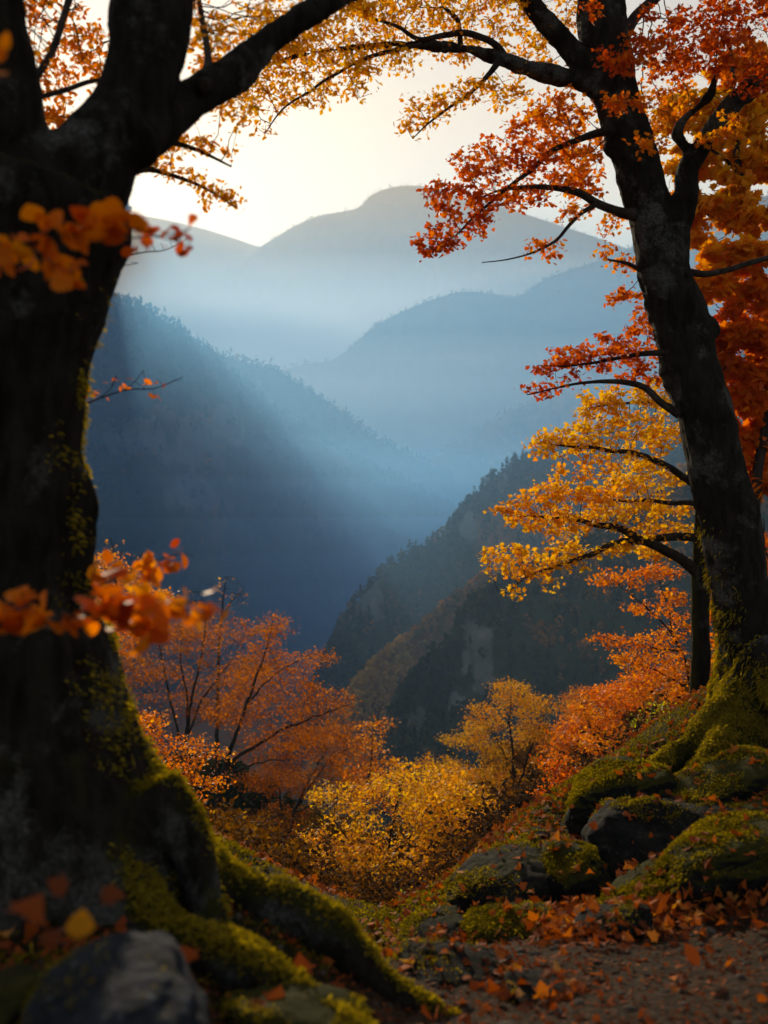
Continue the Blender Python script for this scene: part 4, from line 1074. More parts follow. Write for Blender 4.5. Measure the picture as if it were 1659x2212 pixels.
slope_tree('yellow_tree', 'golden bush behind the round yellow tree filling the middle gap', 22,
    [[(990, 1930, 6), (985, 1850, 5), (980, 1760, 3), (985, 1680, 1)], [(985, 1850, 3), (1030, 1790, 2), (1060, 1750, 1)]],
    auto(980, 1760, 100, 90, 22, 1.5, 13, 40, .66, 25) + auto(1060, 1810, 70, 60, 22, 1.5, 7, 36, .62, 26), 0.10, 0.16, per=7, seed=67)
slope_tree('brown_shrub', 'dark brown shrub in the shade below the leaning orange tree', 18,
    [[(560, 1900, 4), (560, 1850, 3), (570, 1790, 1.5)], [(560, 1860, 2), (620, 1820, 1)]],
    auto(560, 1830, 110, 60, 18, 1.5, 11, 36, .40, 27), 0.10, 0.15, per=6, seed=68, jit=.12, mat=M_DULL)
slope_tree('brown_shrub', 'brown-gold shrub in the shade left of the round yellow tree', 20,
    [[(690, 1910, 4), (690, 1860, 3), (700, 1800, 1.5)], [(690, 1870, 2), (650, 1820, 1)]],
    auto(690, 1830, 100, 60, 20, 1.5, 11, 36, .65, 28), 0.10, 0.15, per=6, seed=69, jit=.14, mat=M_DULL)
slope_tree('green_shrub', 'low green shrub at the foot of the yellow tree beyond the bank', 8.5,
    [[(880, 2060, 3), (880, 2010, 2.5), (890, 1960, 1)], [(880, 2020, 2), (840, 1980, 1)], [(882, 2015, 2), (940, 1975, 1)]],
    [(840, 1985, 36, 24, 8.5, .3, 60, .45), (890, 1965, 46, 28, 8.5, .3, 70, .5), (940, 1985, 36, 22, 8.5, .3, 50, .6), (870, 2015, 60, 20, 8.5, .3, 50, .4), (815, 2020, 24, 20, 8.4, .3, 26, .4)],
    0.05, 0.06, per=5, seed=70, shape=SH_OVAL, mat=M_GREENLEAF, wob=0.02)
DENS = 0.6
DEEP = 0.5
TINT_UP = 0.1
# the crowns behind the leaning tree, at the right edge
slope_tree('red_maple', 'red and orange tree whose grey trunk rises behind the leaning tree', 12,
    [[(1655, 1560, 30), (1650, 1400, 26), (1640, 1200, 23), (1632, 1090, 21), (1640, 990, 20), (1658, 890, 19), (1662, 760, 19), (1650, 640, 19), (1628, 550, 18), (1606, 450, 17), (1595, 350, 15), (1588, 250, 12), (1575, 100, 8)],
     [(1650, 840, 10), (1610, 815, 9), (1590, 790, 7), (1560, 770, 4)], [(1660, 760, 8), (1600, 700, 6), (1540, 720, 3)], [(1618, 500, 9), (1560, 470, 9), (1520, 450, 7), (1490, 430, 5), (1440, 410, 3)], [(1598, 380, 7), (1560, 350, 6), (1520, 330, 4)], [(1632, 1080, 9), (1610, 1020, 6), (1580, 960, 3)], [(1590, 300, 6), (1620, 250, 4), (1650, 200, 2)]],
    [(1590, 560, 90, 42, 11.5, .8, 130, .52), (1530, 620, 70, 42, 11.5, .7, 100, .5), (1620, 640, 70, 40, 11.5, .7, 80, .38), (1600, 720, 80, 46, 11.5, .8, 120, .27), (1550, 780, 70, 40, 11.8, .7, 80, .28), (1630, 800, 60, 50, 11.8, .7, 80, .3), (1590, 870, 80, 46, 12, .8, 100, .32), (1600, 960, 70, 50, 12.2, .8, 100, .34), (1640, 1040, 40, 60, 12.2, .7, 60, .34), (1560, 930, 40, 40, 12.3, .6, 40, .4),
     (1590, 260, 90, 60, 12, .8, 120, .74), (1500, 350, 70, 50, 12.3, .8, 90, .8), (1560, 430, 80, 40, 12, .8, 90, .74), (1640, 350, 60, 60, 12, .8, 70, .74), (1630, 470, 60, 40, 11.8, .7, 70, .54), (1450, 430, 50, 40, 12.5, .6, 50, .74), (1500, 510, 50, 36, 12.2, .6, 56, .55), (1490, 240, 80, 50, 12.3, .8, 80, .74), (1620, 150, 90, 60, 12.3, .8, 80, .5), (1640, 560, 50, 30, 11.6, .5, 40, .5)],
    0.13, 0.062, per=11, seed=71, shape=SH_MAPLE, r_tip=0.003, wob=0.03, tipn=4)
slope_tree('orange_maple', 'orange tree glimpsed between the leaning trunk and the right picture edge low down', 15,
    [[(1690, 1500, 9), (1680, 1350, 7), (1660, 1200, 5), (1650, 1120, 2)], [(1680, 1360, 4), (1600, 1280, 2)]],
    [(1640, 1200, 60, 70, 15, .8, 70, .36), (1560, 1330, 60, 60, 15.5, .8, 70, .42), (1555, 1440, 50, 60, 15.5, .8, 70, .42), (1680, 1320, 40, 80, 15.5, .8, 60, .38)], 0.12, 0.13, per=6, seed=72)

# ------------------------------------------------------------------ leafy sprays close to the camera
def spray(label, limbs, pads, d, leaf, step, shape, seed, per=2, jit=0.07, bare=0.0, name='leafy_branch', droop=0.3, tipn=3):
    global DENS, DEEP
    DENS = 1.0; DEEP = 1.0
    ls = [limb(l, d, n=24, wob=0.01) for l in limbs]
    t = empty(name, ls[0][0, :3], label, 'branch')
    V, F = join([tube(l, 7) for l in ls])
    mk('stem', V, F, M_TWIG, t, smooth=True)
    crown(t, ls, pads, step, leaf, per=per, shape=shape, r_tip=0.0011, seed=seed, jit=jit, droop=droop, bare=bare, tipn=tipn, name='crown', spread=.45, flat=.6)
    return t
spray('blurred orange maple spray crossing the great trunk below its fork', [[(-90, 530, 6), (60, 524, 5), (180, 503, 4), (280, 497, 3), (330, 505, 1)], [(60, 520, 2), (120, 570, 1.2), (160, 590, .8)]],
      [(10, 515, 50, 26, 2.25, .08, 16, .4), (80, 525, 40, 22, 2.25, .08, 14, .38), (140, 465, 46, 20, 2.25, .08, 13, .38), (190, 490, 40, 18, 2.25, .08, 10, .4), (250, 490, 40, 18, 2.25, .08, 12, .36), (140, 585, 46, 22, 2.25, .08, 10, .46), (30, 575, 30, 18, 2.25, .06, 7, .46), (240, 505, 30, 14, 2.25, .06, 6, .36)], 2.25, 0.050, 0.042, SH_BROAD, 81, per=5)
spray('dark brown leaves at the tip of a twig against the sky', [[(240, 520, 2.5), (300, 510, 2), (360, 505, 1.5), (410, 490, 1)], [(330, 508, 1.5), (380, 520, 1), (415, 535, .8)]],
      [(320, 485, 26, 14, 2.7, .05, 8, .2), (375, 490, 36, 16, 2.7, .05, 10, .18), (410, 525, 18, 16, 2.7, .05, 6, .18), (300, 530, 26, 14, 2.7, .05, 6, .22)], 2.7, 0.046, 0.045, SH_OAK, 82, per=3)
spray('large glowing orange leaves low across the great trunk', [[(-90, 1350, 7), (80, 1344, 6), (200, 1330, 5), (330, 1312, 3.5), (440, 1300, 1.2)], [(200, 1325, 2), (280, 1350, 1.5), (340, 1360, 1)]],
      [(40, 1295, 46, 24, 2.3, .08, 11, .42), (10, 1340, 30, 20, 2.3, .08, 6, .42), (110, 1320, 40, 24, 2.3, .08, 10, .4), (180, 1350, 46, 26, 2.3, .08, 12, .42), (250, 1300, 60, 32, 2.3, .08, 22, .36), (270, 1350, 46, 22, 2.3, .08, 12, .42), (350, 1300, 46, 26, 2.3, .08, 14, .56), (410, 1300, 40, 26, 2.3, .08, 12, .62), (330, 1325, 40, 18, 2.3, .08, 8, .6), (440, 1310, 24, 18, 2.3, .06, 6, .55)], 2.3, 0.052, 0.042, SH_BROAD, 83, per=7)
spray('small sunlit orange spray just right of the great trunk above the larger leaves', [[(150, 1290, 2.5), (240, 1255, 2), (310, 1220, 1.5), (385, 1195, 1)], [(240, 1255, 1.5), (300, 1250, 1), (340, 1245, .8)], [(200, 1270, 1.5), (210, 1220, 1)]],
      [(215, 1205, 22, 16, 3.1, .06, 10, .5), (240, 1225, 20, 12, 3.1, .06, 7, .48), (320, 1195, 34, 12, 3.1, .06, 12, .55), (300, 1215, 24, 10, 3.1, .06, 7, .52), (385, 1197, 12, 6, 3.1, .04, 3, .3), (330, 1245, 30, 16, 3.1, .06, 10, .5), (300, 1280, 20, 14, 3.1, .06, 6, .54), (375, 1225, 12, 6, 3.1, .04, 3, .3)], 3.1, 0.046, 0.045, SH_BROAD, 84, per=4)
spray('thin twig with a few small orange leaves reaching right from the trunk', [[(160, 885, 2), (220, 858, 1.6), (280, 840, 1.4), (340, 838, 1.2), (395, 816, .8)], [(220, 856, 1), (245, 830, .8), (250, 810, .5)], [(270, 842, 1), (300, 815, .7), (310, 800, .4)]],
      [(190, 835, 20, 16, 4.2, .05, 16, .44), (205, 858, 22, 10, 4.2, .05, 12, .44), (245, 825, 16, 12, 4.2, .05, 9, .4), (300, 825, 16, 14, 4.2, .05, 7, .36), (392, 816, 7, 6, 4.2, .03, 5, .26), (345, 830, 18, 8, 4.2, .04, 4, .3), (330, 848, 6, 5, 4.2, .03, 3, .46)], 4.2, 0.030, 0.04, SH_OVAL, 85, per=3, bare=0.2)
spray('leafless grey twig spreading from the trunk in front of the pale far ridge', [[(225, 580, 2), (260, 560, 1.7), (310, 545, 1.4), (360, 540, 1.1), (410, 515, .7)], [(245, 570, 1.1), (280, 572, .9), (300, 568, .6)]],
      [(280, 535, 30, 16, 4.4, .06, 20, .3), (330, 525, 36, 16, 4.4, .06, 24, .3), (385, 515, 24, 12, 4.4, .05, 14, .3), (280, 568, 24, 8, 4.4, .05, 8, .3)], 4.4, 0.010, 0.035, SH_OVAL, 86, per=1, bare=0.6, name='bare_twig')
spray('single blurred orange leaf pair over the left fork at the top', [[(-90, 90, 2.5), (-20, 105, 2), (40, 120, 1)]],
      [(25, 118, 26, 16, 1.8, .04, 6, .5), (-20, 110, 30, 20, 1.8, .04, 5, .48)], 1.8, 0.055, 0.05, SH_OVAL, 87, per=2)
# ------------------------------------------------------------------ boulders and the forest floor
def mat_rock(name, dark, light, moss=True, scale=1.0):
    m, nt = newmat(name)
    co = coords(nt)
    n1 = ntex(nt, co, 5 * scale, 9, 0.7, 0.3)
    n2 = ntex(nt, co, 38 * scale, 5, 0.65)
    c = ramp(nt, [(0.35, dark), (0.68, light)], n1.outputs[0]).outputs[0]
    sp = ramp(nt, [(0.6, 0), (0.68, 1)], n2.outputs[0])
    c = mixc(nt, sp.outputs[0], c, tuple(min(1, x * 1.6 + .02) for x in light))
    if moss:
        ms = N(nt, 'ShaderNodeAttribute'); ms.attribute_name = 'moss'
        ad = N(nt, 'ShaderNodeMath', operation='MULTIPLY_ADD'); L(nt, n1.outputs[0], ad.inputs[0]); ad.inputs[1].default_value = 0.9; L(nt, ms.outputs['Fac'], ad.inputs[2])
        mm = ramp(nt, [(0.85, 0), (1.15, 1)], ad.outputs[0])
        c = mixc(nt, mm.outputs[0], c, mixc(nt, n2.outputs[0], (0.014, 0.015, 0.003), (0.05, 0.045, 0.008)))
    b = N(nt, 'ShaderNodeBsdfPrincipled', Roughness=0.9)
    b.inputs['Specular IOR Level'].default_value = 0.07
    L(nt, c, b.inputs['Base Color'])
    ad2 = N(nt, 'ShaderNodeMath', operation='MULTIPLY_ADD'); L(nt, n2.outputs[0], ad2.inputs[0]); ad2.inputs[1].default_value = 0.35; L(nt, n1.outputs[0], ad2.inputs[2])
    L(nt, bump(nt, ad2.outputs[0], 0.8, 0.03 / scale), b.inputs['Normal'])
    finish(nt, b.outputs[0])
    return m
M_ROCK = mat_rock('dark_rock', (0.004, 0.004, 0.0036), (0.022, 0.021, 0.019))
M_BLUEROCK = mat_rock('pale_grey_rock', (0.008, 0.009, 0.012), (0.036, 0.042, 0.054), moss=True)
import bmesh
def _ico(sub):
    bm = bmesh.new(); bmesh.ops.create_icosphere(bm, subdivisions=sub, radius=1.0)
    V = np.array([v.co for v in bm.verts]); F = np.array([[v.index for v in f.verts] for f in bm.faces]); bm.free()
    return V, F
ICO5, ICO6 = _ico(5), _ico(6)
ROCKTOP = []
def boulder(label, u, v, hu, hv, d, dd, seed, mossy=0.5, grow_=1.12, ncut=14, rot=0.0, fuzz=6000, flen=0.02, mat=None, tintm=.56):
    r = np.random.default_rng(seed)
    hu, hv = hu * grow_, hv * grow_
    dd = max(dd, 0.8 * hu * K * d)
    d = d - 0.45 * dd
    V, F = ICO6 if fuzz > 3000 or hu > 90 else ICO5
    n = V.copy()
    cuts = r.normal(size=(ncut, 3)); cuts /= np.linalg.norm(cuts, axis=1)[:, None]
    dist = r.uniform(0.8, 1.12, ncut)
    rr = (np.abs(n) ** 3.2).sum(1) ** (-1 / 3.2)
    for c, q in zip(cuts, dist):
        dt = n @ c
        lim = np.where(dt > 0.05, q / np.maximum(dt, 0.05), 9)
        k = 26.0
        rr = -np.log(np.exp(-k * rr) + np.exp(-k * lim)) / k
    rr *= 1 + 0.16 * fbm(n * 1.6 + seed, 3) + 0.05 * fbm(n * 5 + seed, 4) + 0.03 * ridged(n * 9 + seed, 4)
    Q = n * rr[:, None]
    Q = (Q - (Q.max(0) + Q.min(0)) / 2) / ((Q.max(0) - Q.min(0)) / 2)
    a = R(rot); Qx, Qz = Q[:, 0] * hu * K * d, Q[:, 2] * hv * K * d
    W = np.stack([Qx * math.cos(a) - Qz * math.sin(a), Q[:, 1] * dd, Qx * math.sin(a) + Qz * math.cos(a)], 1) + P(u, v, d)
    nn = np.zeros_like(W)
    fn = np.cross(W[F[:, 1]] - W[F[:, 0]], W[F[:, 2]] - W[F[:, 0]])
    for k in range(3): np.add.at(nn, F[:, k], fn)
    nn /= np.linalg.norm(nn, axis=1)[:, None] + 1e-12
    base = P(u, v + hv * 0.8, d)
    t = empty('boulder', base, label, 'boulder', None)
    ms = np.clip(mossy * 1.1 * sstep(0.15, 0.8, nn[:, 2]) + 0.25 * fbm(W * 4 + seed, 3), 0, 1)
    mk('rock', W, F, mat or M_ROCK, t, attrs={'moss': ('POINT', ms)}, smooth=True)
    k_ = np.where(nn[:, 2] > .55)[0]
    if len(k_) and d > 3: ROCKTOP.append((W[r.choice(k_, int(6 + 26 * hu / 100))], None))
    if fuzz:
        fuzz = int(fuzz * .7)
        w = np.clip(nn[:, 2] - 0.45 + 0.4 * nn[:, 1] - 0.3 * nn[:, 0], 0, 1) ** 1.3 * np.clip(mossy - .42 + 2.6 * fbm(W * 3.2 + seed, 4), 0.0, 1.6) + 1e-9
        blades('moss', t, W, nn, w, fuzz, flen, r, hang=0.5, tint=tintm)
    return t
boulder('long moss-capped boulder at the top of the bank under the leaning tree roots', 1335, 1735, 112, 78, 6.7, .42, 1, .75, rot=22, fuzz=16000, flen=.028)
boulder('large bare dark boulder in the middle of the bank', 1390, 1835, 118, 100, 5.8, .45, 2, .22, rot=10, fuzz=3500)
boulder('flat dark rock shelf joining the large bare boulder on its uphill side', 1540, 1800, 110, 62, 5.9, .4, 3, .3, fuzz=3500)
boulder('mossy rock ridge below the roots of the leaning tree', 1600, 1700, 130, 60, 6.3, .4, 4, .75, rot=18, fuzz=14000, flen=.026)
boulder('dark boulder at the lower end of the bank above the green shrub', 1105, 1935, 122, 82, 5.6, .4, 5, .38, rot=18, fuzz=6000)
boulder('moss-covered rock wedged against the large bare boulder on its downhill side', 1245, 1905, 62, 82, 5.45, .3, 6, .8, rot=20, fuzz=9000, flen=.024)
boulder('thick green moss hummock with a dark hollow under it above the red leaf drift', 1575, 1865, 150, 66, 4.85, .32, 7, .95, rot=14, fuzz=22000, flen=.022)
boulder('slanting mossy root-like rock running down from the moss hummock', 1375, 1945, 110, 36, 4.9, .2, 8, .85, rot=33, fuzz=10000, flen=.02)
boulder('small low moss-topped rock at the edge of the path', 1105, 2006, 92, 32, 4.75, .18, 9, .9, rot=5, fuzz=8000, flen=.018)
boulder('smooth dark stone half buried beside the red leaves on the path', 1325, 1995, 80, 24, 4.45, .14, 10, .2, rot=16, fuzz=600)
boulder('dark wet-looking rock at the crest where the bank meets the green shrub', 935, 2020, 72, 36, 5.1, .25, 11, .35, rot=14, fuzz=2500)
boulder('small dark rock poking out of the leaves high on the bank crest', 1155, 1822, 34, 24, 6.6, .16, 12, .3, rot=25, fuzz=500)
boulder('flat dark slab in the path beyond the tip of the mossy root', 985, 2092, 118, 34, 4.0, .24, 13, .25, rot=-8, fuzz=900)
boulder('low dark stone sunk into the near part of the path', 1190, 2150, 90, 18, 3.6, .15, 14, .2, rot=-10, fuzz=300)
boulder('blurred blue-grey boulder in the near corner below the great roots', 230, 2225, 190, 128, 2.15, .3, 15, .12, fuzz=900, mat=M_BLUEROCK, flen=.012)
boulder('dark mossy stone at the near edge beside the blue-grey boulder', 20, 2200, 110, 80, 2.2, .2, 16, .5, fuzz=2500, flen=.014)
boulder('mossy stone under the roots near the bottom edge', 640, 2215, 150, 45, 2.7, .2, 17, .8, rot=-14, fuzz=6000, flen=.014)
boulder('small rock with a mossy rim at the right edge above the hummock', 1650, 1770, 40, 26, 5.6, .2, 18, .7, fuzz=1500)

# ------------------------------------------------------------------ fallen leaves, pebbles, moss and grass of the forest floor
rng = np.random.default_rng(77)
def px(x, y, z):
    return 829.5 + x / (K * y), 1106 + (CZ - z) / (K * y)
n = 130000
x = rng.uniform(-3, 6, n); y = rng.uniform(2.2, 9.5, n); z = ground_z(x, y)
u, v = px(x, y, z)
edge = np.interp(u, [700, 900, 1100, 1300, 1500, 1659, 1900], [2090, 2070, 2030, 2020, 2030, 2040, 2060])
w = np.where(v < edge, 0.40, 0.08) * np.clip(0.55 + 1.5 * fbm(np.stack([x, y, 0 * x], 1) * 1.6, 3), 0.03, 1.5)
drift = np.exp(-((v - np.interp(u, [1200, 1400, 1659], [2010, 1985, 1935])) / 45) ** 2) * (u > 1150)
w = w + 0.9 * drift
w[(u < 640)] *= 0.35
k = rng.uniform(size=n) < w * 0.55
x, y, z, u, v, drift = x[k], y[k], z[k], u[k], v[k], drift[k]
rt = np.vstack([q[0] for q in ROCKTOP])
m = len(x)
pos = np.stack([x, y, z + rng.uniform(0.004, 0.03, m) + 0.05 * drift * rng.uniform(0, 1, m)], 1)
drift = np.concatenate([drift, np.zeros(len(rt))]); v = np.concatenate([v, np.zeros(len(rt))]); edge_k = np.concatenate([edge[k], np.ones(len(rt))])
pos = np.vstack([pos, rt + A(0, 0, .015)]); m = len(pos)
LVm, LFm = leaf_mesh(pos, rng.uniform(0.03, 0.058, m), rng.normal(0, .45, (m, 3)) + A(0, 0, 1), SH_MAPLE, rng, 0.55)
tv = np.clip(0.42 + rng.normal(0, .22, m) + 0.15 * drift - 0.15 * (v > edge_k), 0, 1)
o = mk('fallen_leaves', LVm, LFm, M_DEADLEAF, attrs={'tint': ('FACE', tv)}); tag(o, kind='stuff')
# leaf litter and twigs broken small on the path
n = 16000
x = rng.uniform(-1.2, 3.5, n); y = rng.uniform(2.4, 5, n); z = ground_z(x, y)
pos = np.stack([x, y, z + 0.004], 1)
LVm, LFm = leaf_mesh(pos, rng.uniform(0.008, 0.03, n), rng.normal(0, .35, (n, 3)) + A(0, 0, 1), SH_OVAL, rng, 0.5)
o = mk('leaf_litter', LVm, LFm, M_DEADLEAF, attrs={'tint': ('FACE', np.clip(rng.normal(.18, .2, n), 0, 1))}); tag(o, kind='stuff')
# pebbles
n = 700
x = rng.uniform(-1, 3.2, n); y = rng.uniform(2.5, 4.9, n); z = ground_z(x, y)
B, BF = _ico(2)
s = rng.uniform(0.006, 0.02, n) * rng.uniform(.6, 1.6, n)
q = B[None] * s[:, None, None] * (A(1, 1, .6) * rng.uniform(.7, 1.3, (n, 1, 3))) * (1 + .25 * noise3(np.repeat(B[None], n, 0).reshape(-1, 3) * 1.7 + np.repeat(rng.uniform(0, 90, (n, 3)), len(B), 0)).reshape(n, -1, 1))
q = q + np.stack([x, y, z], 1)[:, None, :]
o = mk('pebbles', q.reshape(-1, 3), (BF[None] + np.arange(n)[:, None, None] * len(B)).reshape(-1, 3), mat_rock('pebble', (.03, .024, .02), (.10, .08, .065), moss=False), smooth=True); tag(o, kind='stuff')
# moss and grass of the bank
n = 260000
x = rng.uniform(-3.2, 6, n); y = rng.uniform(2.6, 9.6, n)
z = ground_z(x, y); u, v = px(x, y, z)
w = np.clip(0.35 + 1.6 * fbm(np.stack([x, y, 0 * x], 1) * 1.1 + 5, 3), 0, 1) * sstep(20, -60, v - np.interp(u, [-500, 500, 700, 900, 1100, 1300, 1659, 1900], [2200, 2200, 2120, 2070, 2030, 1990, 1930, 1930]))
V3 = np.stack([x, y, z], 1)
blades('bank_moss', None, V3, np.tile(A(0, 0, 1), (n, 1)), w, 220000, 0.04, rng, hang=0.4, tint=0.5, wide=.1, origin=A(0, 0, 0))['kind'] = 'stuff'
# single leaves that stand out
SINGLES = [(1512, 2068, 3.55, .08, .36, 'single bright orange leaf lying alone on the bare path'),
           (1100, 2095, 3.7, .075, .6, 'orange leaf standing at the edge of the flat slab'), (1045, 2125, 3.6, .07, .35, 'red-orange leaf below the flat slab in the path'),
           (410, 2060, 2.3, .055, .3, 'blurred red leaf upright on the blue-grey boulder'), (650, 2085, 2.9, .07, .3, 'blurred rust-red leaf resting on the near mossy root'),
           (45, 1945, 1.7, .062, .36, 'big blurred rust leaf in the lower corner'), (165, 2000, 1.75, .06, .62, 'blurred golden leaf at the foot of the great trunk'),
           (110, 2035, 1.72, .05, .12, 'blurred pinkish-brown leaf below the golden leaf'), (145, 1905, 1.9, .045, .15, 'dull brown leaf standing against the dark trunk base'), (215, 1915, 1.95, .05, .1, 'dim brown leaf a little right of the dull brown leaf'),
           (590, 2150, 2.6, .06, .42, 'orange-brown leaf near the mossy stone at the bottom'), (545, 2165, 2.55, .045, .2, 'dark leaf beside the orange-brown leaf near the bottom'),
           (1400, 1930, 4.5, .11, .45, 'curled rust-orange leaf cluster under the moss hummock')]
for j, (lu, lv, ld, ls, lt, lab) in enumerate(SINGLES):
    r = np.random.default_rng(500 + j)
    p = P(lu, lv, ld)
    up = A(r.normal(0, .4), -0.6, 0.9 + r.uniform(0, .5))[None, :]
    a, b = leaf_mesh(p[None, :] - A(0, 0, ls * .4), np.array([ls]), up, SH_OVAL * A(1.5, 1) if j in (0, 6, 7) else SH_MAPLE * A(1.15, 1), r, .35, yaw=np.array([r.uniform(-1, 1)]))
    o = mk('fallen_leaf', a, b, M_LEAF if j in (1, 6) else M_DEADLEAF, origin=p, attrs={'tint': ('FACE', np.array([lt]))})
    tag(o, lab, 'leaf')
# ------------------------------------------------------------------ woods on the mountains
M_WOOD = mat_leaf('far_wood', [(0, (0.012, 0.02, 0.012)), (0.35, (0.03, 0.04, 0.018)), (0.55, (0.10, 0.07, 0.025)), (0.8, (0.34, 0.13, 0.03)), (1, (0.45, 0.26, 0.06))], 0.25, 0.9, 0.02)
def tree_cloud(base, h, conifer, rng, q=16):
    """many small trees as leaf-clump faces: base (n,3), h (n,), conifer (n,) bool"""
    n = len(base)
    t = rng.uniform(0, 1, (n, q)) ** 0.8
    ang = rng.uniform(0, 2 * np.pi, (n, q))
    rad_c = (1 - t) * 0.20 + 0.03
    rad_b = 0.40 * np.sqrt(np.clip(1 - (2 * t - 1.05) ** 2, 0.02, 1)) * rng.uniform(0.4, 1, (n, q))
    rad = np.where(conifer[:, None], rad_c * rng.uniform(.5, 1, (n, q)), rad_b)
    zz = np.where(conifer[:, None], 0.08 + 0.95 * t, 0.2 + 0.8 * t)
    c = base[:, None, :] + h[:, None, None] * np.stack([rad * np.cos(ang), rad * np.sin(ang), zz], 2)
    sz = h[:, None] * np.where(conifer[:, None], 0.10 + 0.16 * (1 - t), 0.2) * rng.uniform(.7, 1.3, (n, q))
    nr = np.stack([np.cos(ang), np.sin(ang), rng.normal(0.5, .5, (n, q))], 2) + rng.normal(0, .5, (n, q, 3))
    ex, ey, ez = frames(nr.reshape(-1, 3), rng.uniform(0, 6.28, n * q))
    sh = np.array([(-.5, -.5), (.1, -.62), (.55, -.2), (.5, .45), (-.05, .6), (-.6, .2)])
    V = c.reshape(-1, 1, 3) + sz.reshape(-1, 1, 1) * (sh[None, :, 0:1] * ex[:, None, :] + sh[None, :, 1:2] * ey[:, None, :])
    return V.reshape(-1, 3), np.arange(n * q * 6).reshape(-1, 6)
def wood_on(key, n, n_crest, h, conf, warm, seed, q=16, tmax=0.85, name='forest'):
    M = MOUNT[key]; r = np.random.default_rng(seed)
    V = M['V']; nu, nv = V.shape[:2]
    ts = np.where(M['t'] >= -0.02)[0]
    a = r.uniform(0, nu - 1.001, n); b = r.uniform(0, 1, n) ** 1.1 * (len(ts) - 2) * tmax + ts[0]
    a = np.concatenate([a, r.uniform(0, nu - 1.001, n_crest)]); i0 = np.argmin(np.abs(M['t']))
    b = np.concatenate([b, np.clip(i0 + r.normal(0, 1.2, n_crest), 1, nv - 2)])
    ia, ib = a.astype(int), b.astype(int); fa, fb = (a - ia)[:, None], (b - ib)[:, None]
    p = (V[ia, ib] * (1 - fa) + V[ia + 1, ib] * fa) * (1 - fb) + (V[ia, ib + 1] * (1 - fa) + V[ia + 1, ib + 1] * fa) * fb
    rock = M['rock'][ia, ib]
    u, v = px(p[:, 0], p[:, 1], p[:, 2])
    k = ((rock < 0.3) | (r.uniform(size=len(rock)) < (.45 if key == 'M6' else .12))) & (u > -150) & (u < 1800) & (v < 2000)
    p = p[k]; m = len(p)
    nz = fbm(p * (5.0 / M['H'].max()), 3)
    w = np.clip(warm + 0.7 * nz + r.normal(0, .12, m), 0, 1)
    cf = (r.uniform(size=m) < conf) & (w < .55)
    hh = h * r.uniform(0.55, 1.3, m) * np.where(cf, 1.25, .9)
    p[:, 2] -= 0.12 * hh
    W, F = tree_cloud(p, hh, cf, r, q)
    tv = np.repeat(np.clip(np.where(cf, 0.1, w) + r.normal(0, .05, m), 0, 1), q)
    o = mk(name, W, F, M_WOOD, attrs={'tint': ('FACE', tv)})
    return tag(o, kind='stuff')
wood_on('M9', 4200, 300, 6.0, .35, .42, 1, q=26)
wood_on('M8', 3200, 340, 7.0, .06, .95, 2, q=22)
wood_on('M7', 3800, 320, 9.0, .4, .34, 3, q=20)
wood_on('M6', 4500, 560, 14.0, .4, .25, 4, q=14)
wood_on('M5', 2500, 460, 17.0, .5, .25, 5, q=10)
wood_on('M4', 2500, 260, 15.0, .2, .72, 6, q=10)
wood_on('M3', 600, 700, 16.0, .4, .25, 7, q=8, tmax=.3)
wood_on('M2', 100, 900, 30.0, .4, .25, 8, q=8, tmax=.2)
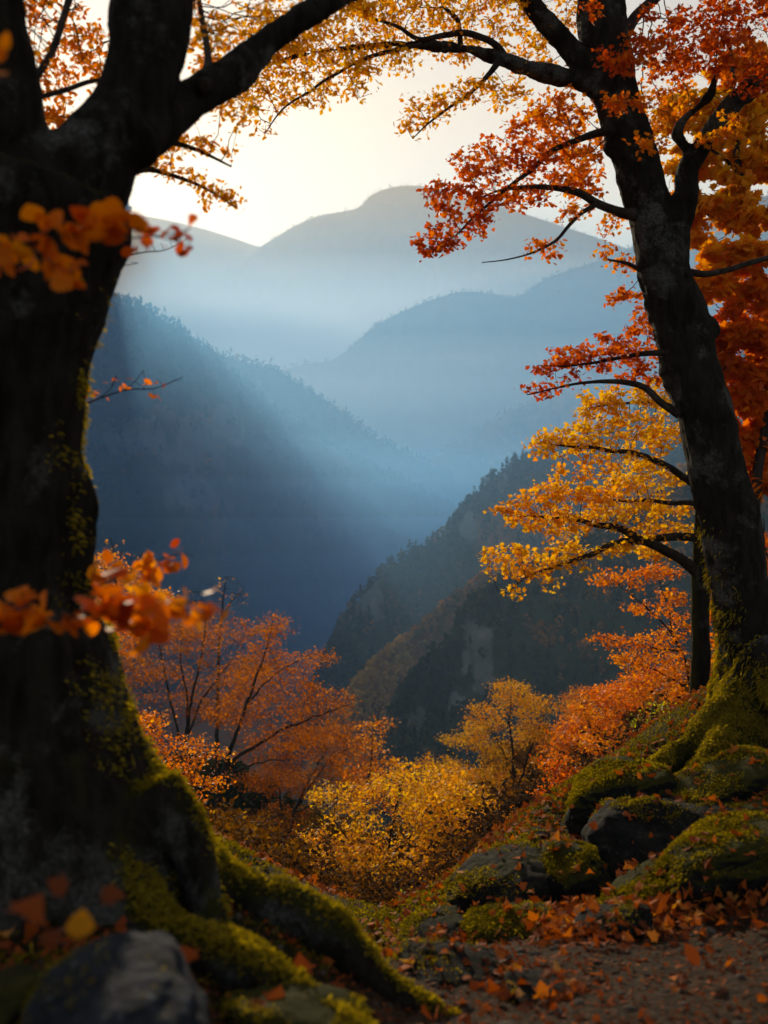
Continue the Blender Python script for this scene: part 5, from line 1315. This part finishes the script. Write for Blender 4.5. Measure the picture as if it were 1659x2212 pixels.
# dark conifers standing out on the crest of the right-hand spur
M = MOUNT['M7']
cu, cv = px(M['rp'][:, 0], M['rp'][:, 1], M['rp'][:, 2])
r = np.random.default_rng(9)
CON = [(885, 20, 'tallest dark conifer on the crest of the near right-hand spur'), (868, 15, 'dark conifer just left of the tallest one on the spur crest'), (932, 15, 'dark conifer standing by itself further up the spur crest'), (846, 12, 'small conifer low on the spur crest'), (982, 13, 'dark conifer where the spur crest steepens'),
       (1040, 12, 'conifer on the rounded shoulder of the spur'), (1062, 11, 'second conifer on the rounded shoulder of the spur, higher up'), (800, 10, 'stubby conifer near the lower knob of the spur'), (766, 9, 'conifer at the lowest knob of the spur before the blue shade'), (912, 11, 'short conifer between the two tall ones on the spur crest')]
for cu0, hgt, lab in CON:
    i = int(np.argmin(np.abs(cu - cu0)))
    b = M['rp'][i] + A(0, -2, -1.0)
    t = empty('conifer', b, lab, 'tree', 'conifers on the spur crest')
    V, F = tube(np.array([[*b, .35], [*(b + A(0, 0, hgt * .95)), .05]]), 6)
    mk('trunk', V, F, M_STEM, t)
    k = 90
    tt = r.uniform(0.1, 1, k); an = r.uniform(0, 6.28, k); ra = (1 - tt) * 0.2 * hgt * r.uniform(.25, 1, k) + .1
    pos = b + np.stack([ra * np.cos(an), ra * np.sin(an), tt * hgt], 1)
    a, f = leaf_mesh(pos - np.stack([np.cos(an), np.sin(an), 0 * an], 1) * .6, hgt * (.08 + .14 * (1 - tt)), np.stack([np.cos(an) * .4, np.sin(an) * .4, 1 + 0 * an], 1), SH_OAK, r, .3, yaw=None, droop=.3)
    mk('crown', a, f, M_WOOD, t, attrs={'tint': ('FACE', r.uniform(0, .2, k))})
# undergrowth of the falling slope and the valley wood below it
def scatter_wood(n, y0, y1, h, warm, seed, q, name='undergrowth'):
    r = np.random.default_rng(seed)
    y = y0 + (y1 - y0) * r.uniform(0, 1, n) ** 1.6
    x = r.uniform(-0.5, 0.5, n) * y * 1.0
    z = ground_z(x, y)
    p = np.stack([x, y, z], 1)
    w = np.clip(warm + 0.7 * fbm(p * (0.9 / (y0 ** .5))[None] if False else p * 0.12, 3) + r.normal(0, .12, n), 0, 1)
    hh = h * r.uniform(.5, 1.3, n) * (0.5 + 0.5 * np.clip(y / y1 * 2, 0, 1))
    W, F = tree_cloud(p, hh, np.zeros(n, bool), r, q)
    o = mk(name, W, F, M_WOOD, attrs={'tint': ('FACE', np.repeat(w, q))})
    tag(o, kind='stuff')
# brush of the slope under the trees: small leaves on low clumps
r = np.random.default_rng(21)
n = 1900
y = 10.5 + 36 * r.uniform(0, 1, n) ** 1.5; x = r.uniform(-.5, .5, n) * y
z = ground_z(x, y)
c = np.repeat(np.stack([x, y, z], 1), 55, 0); m = len(c)
sz = np.repeat(0.35 + 0.016 * y, 55)
g = r.normal(0, 1, (m, 3)) * A(1, 1, .45); g[:, 2] = np.abs(g[:, 2])
g = c + g * sz[:, None] * .55
a, f = leaf_mesh(g, (0.04 + 0.003 * g[:, 1]) * r.uniform(.6, 1.3, m), r.normal(0, .8, (m, 3)) + A(0, 0, 1), SH_QUAD, r, .15)
tv = np.clip(.42 + .8 * fbm(c * .35, 3) + r.normal(0, .12, m), 0, 1)
tag(mk('undergrowth', a, f, M_DULL, attrs={'tint': ('FACE', tv)}), kind='stuff')
scatter_wood(2500, 45, 420, 5.0, .6, 22, 22, 'valley_wood')
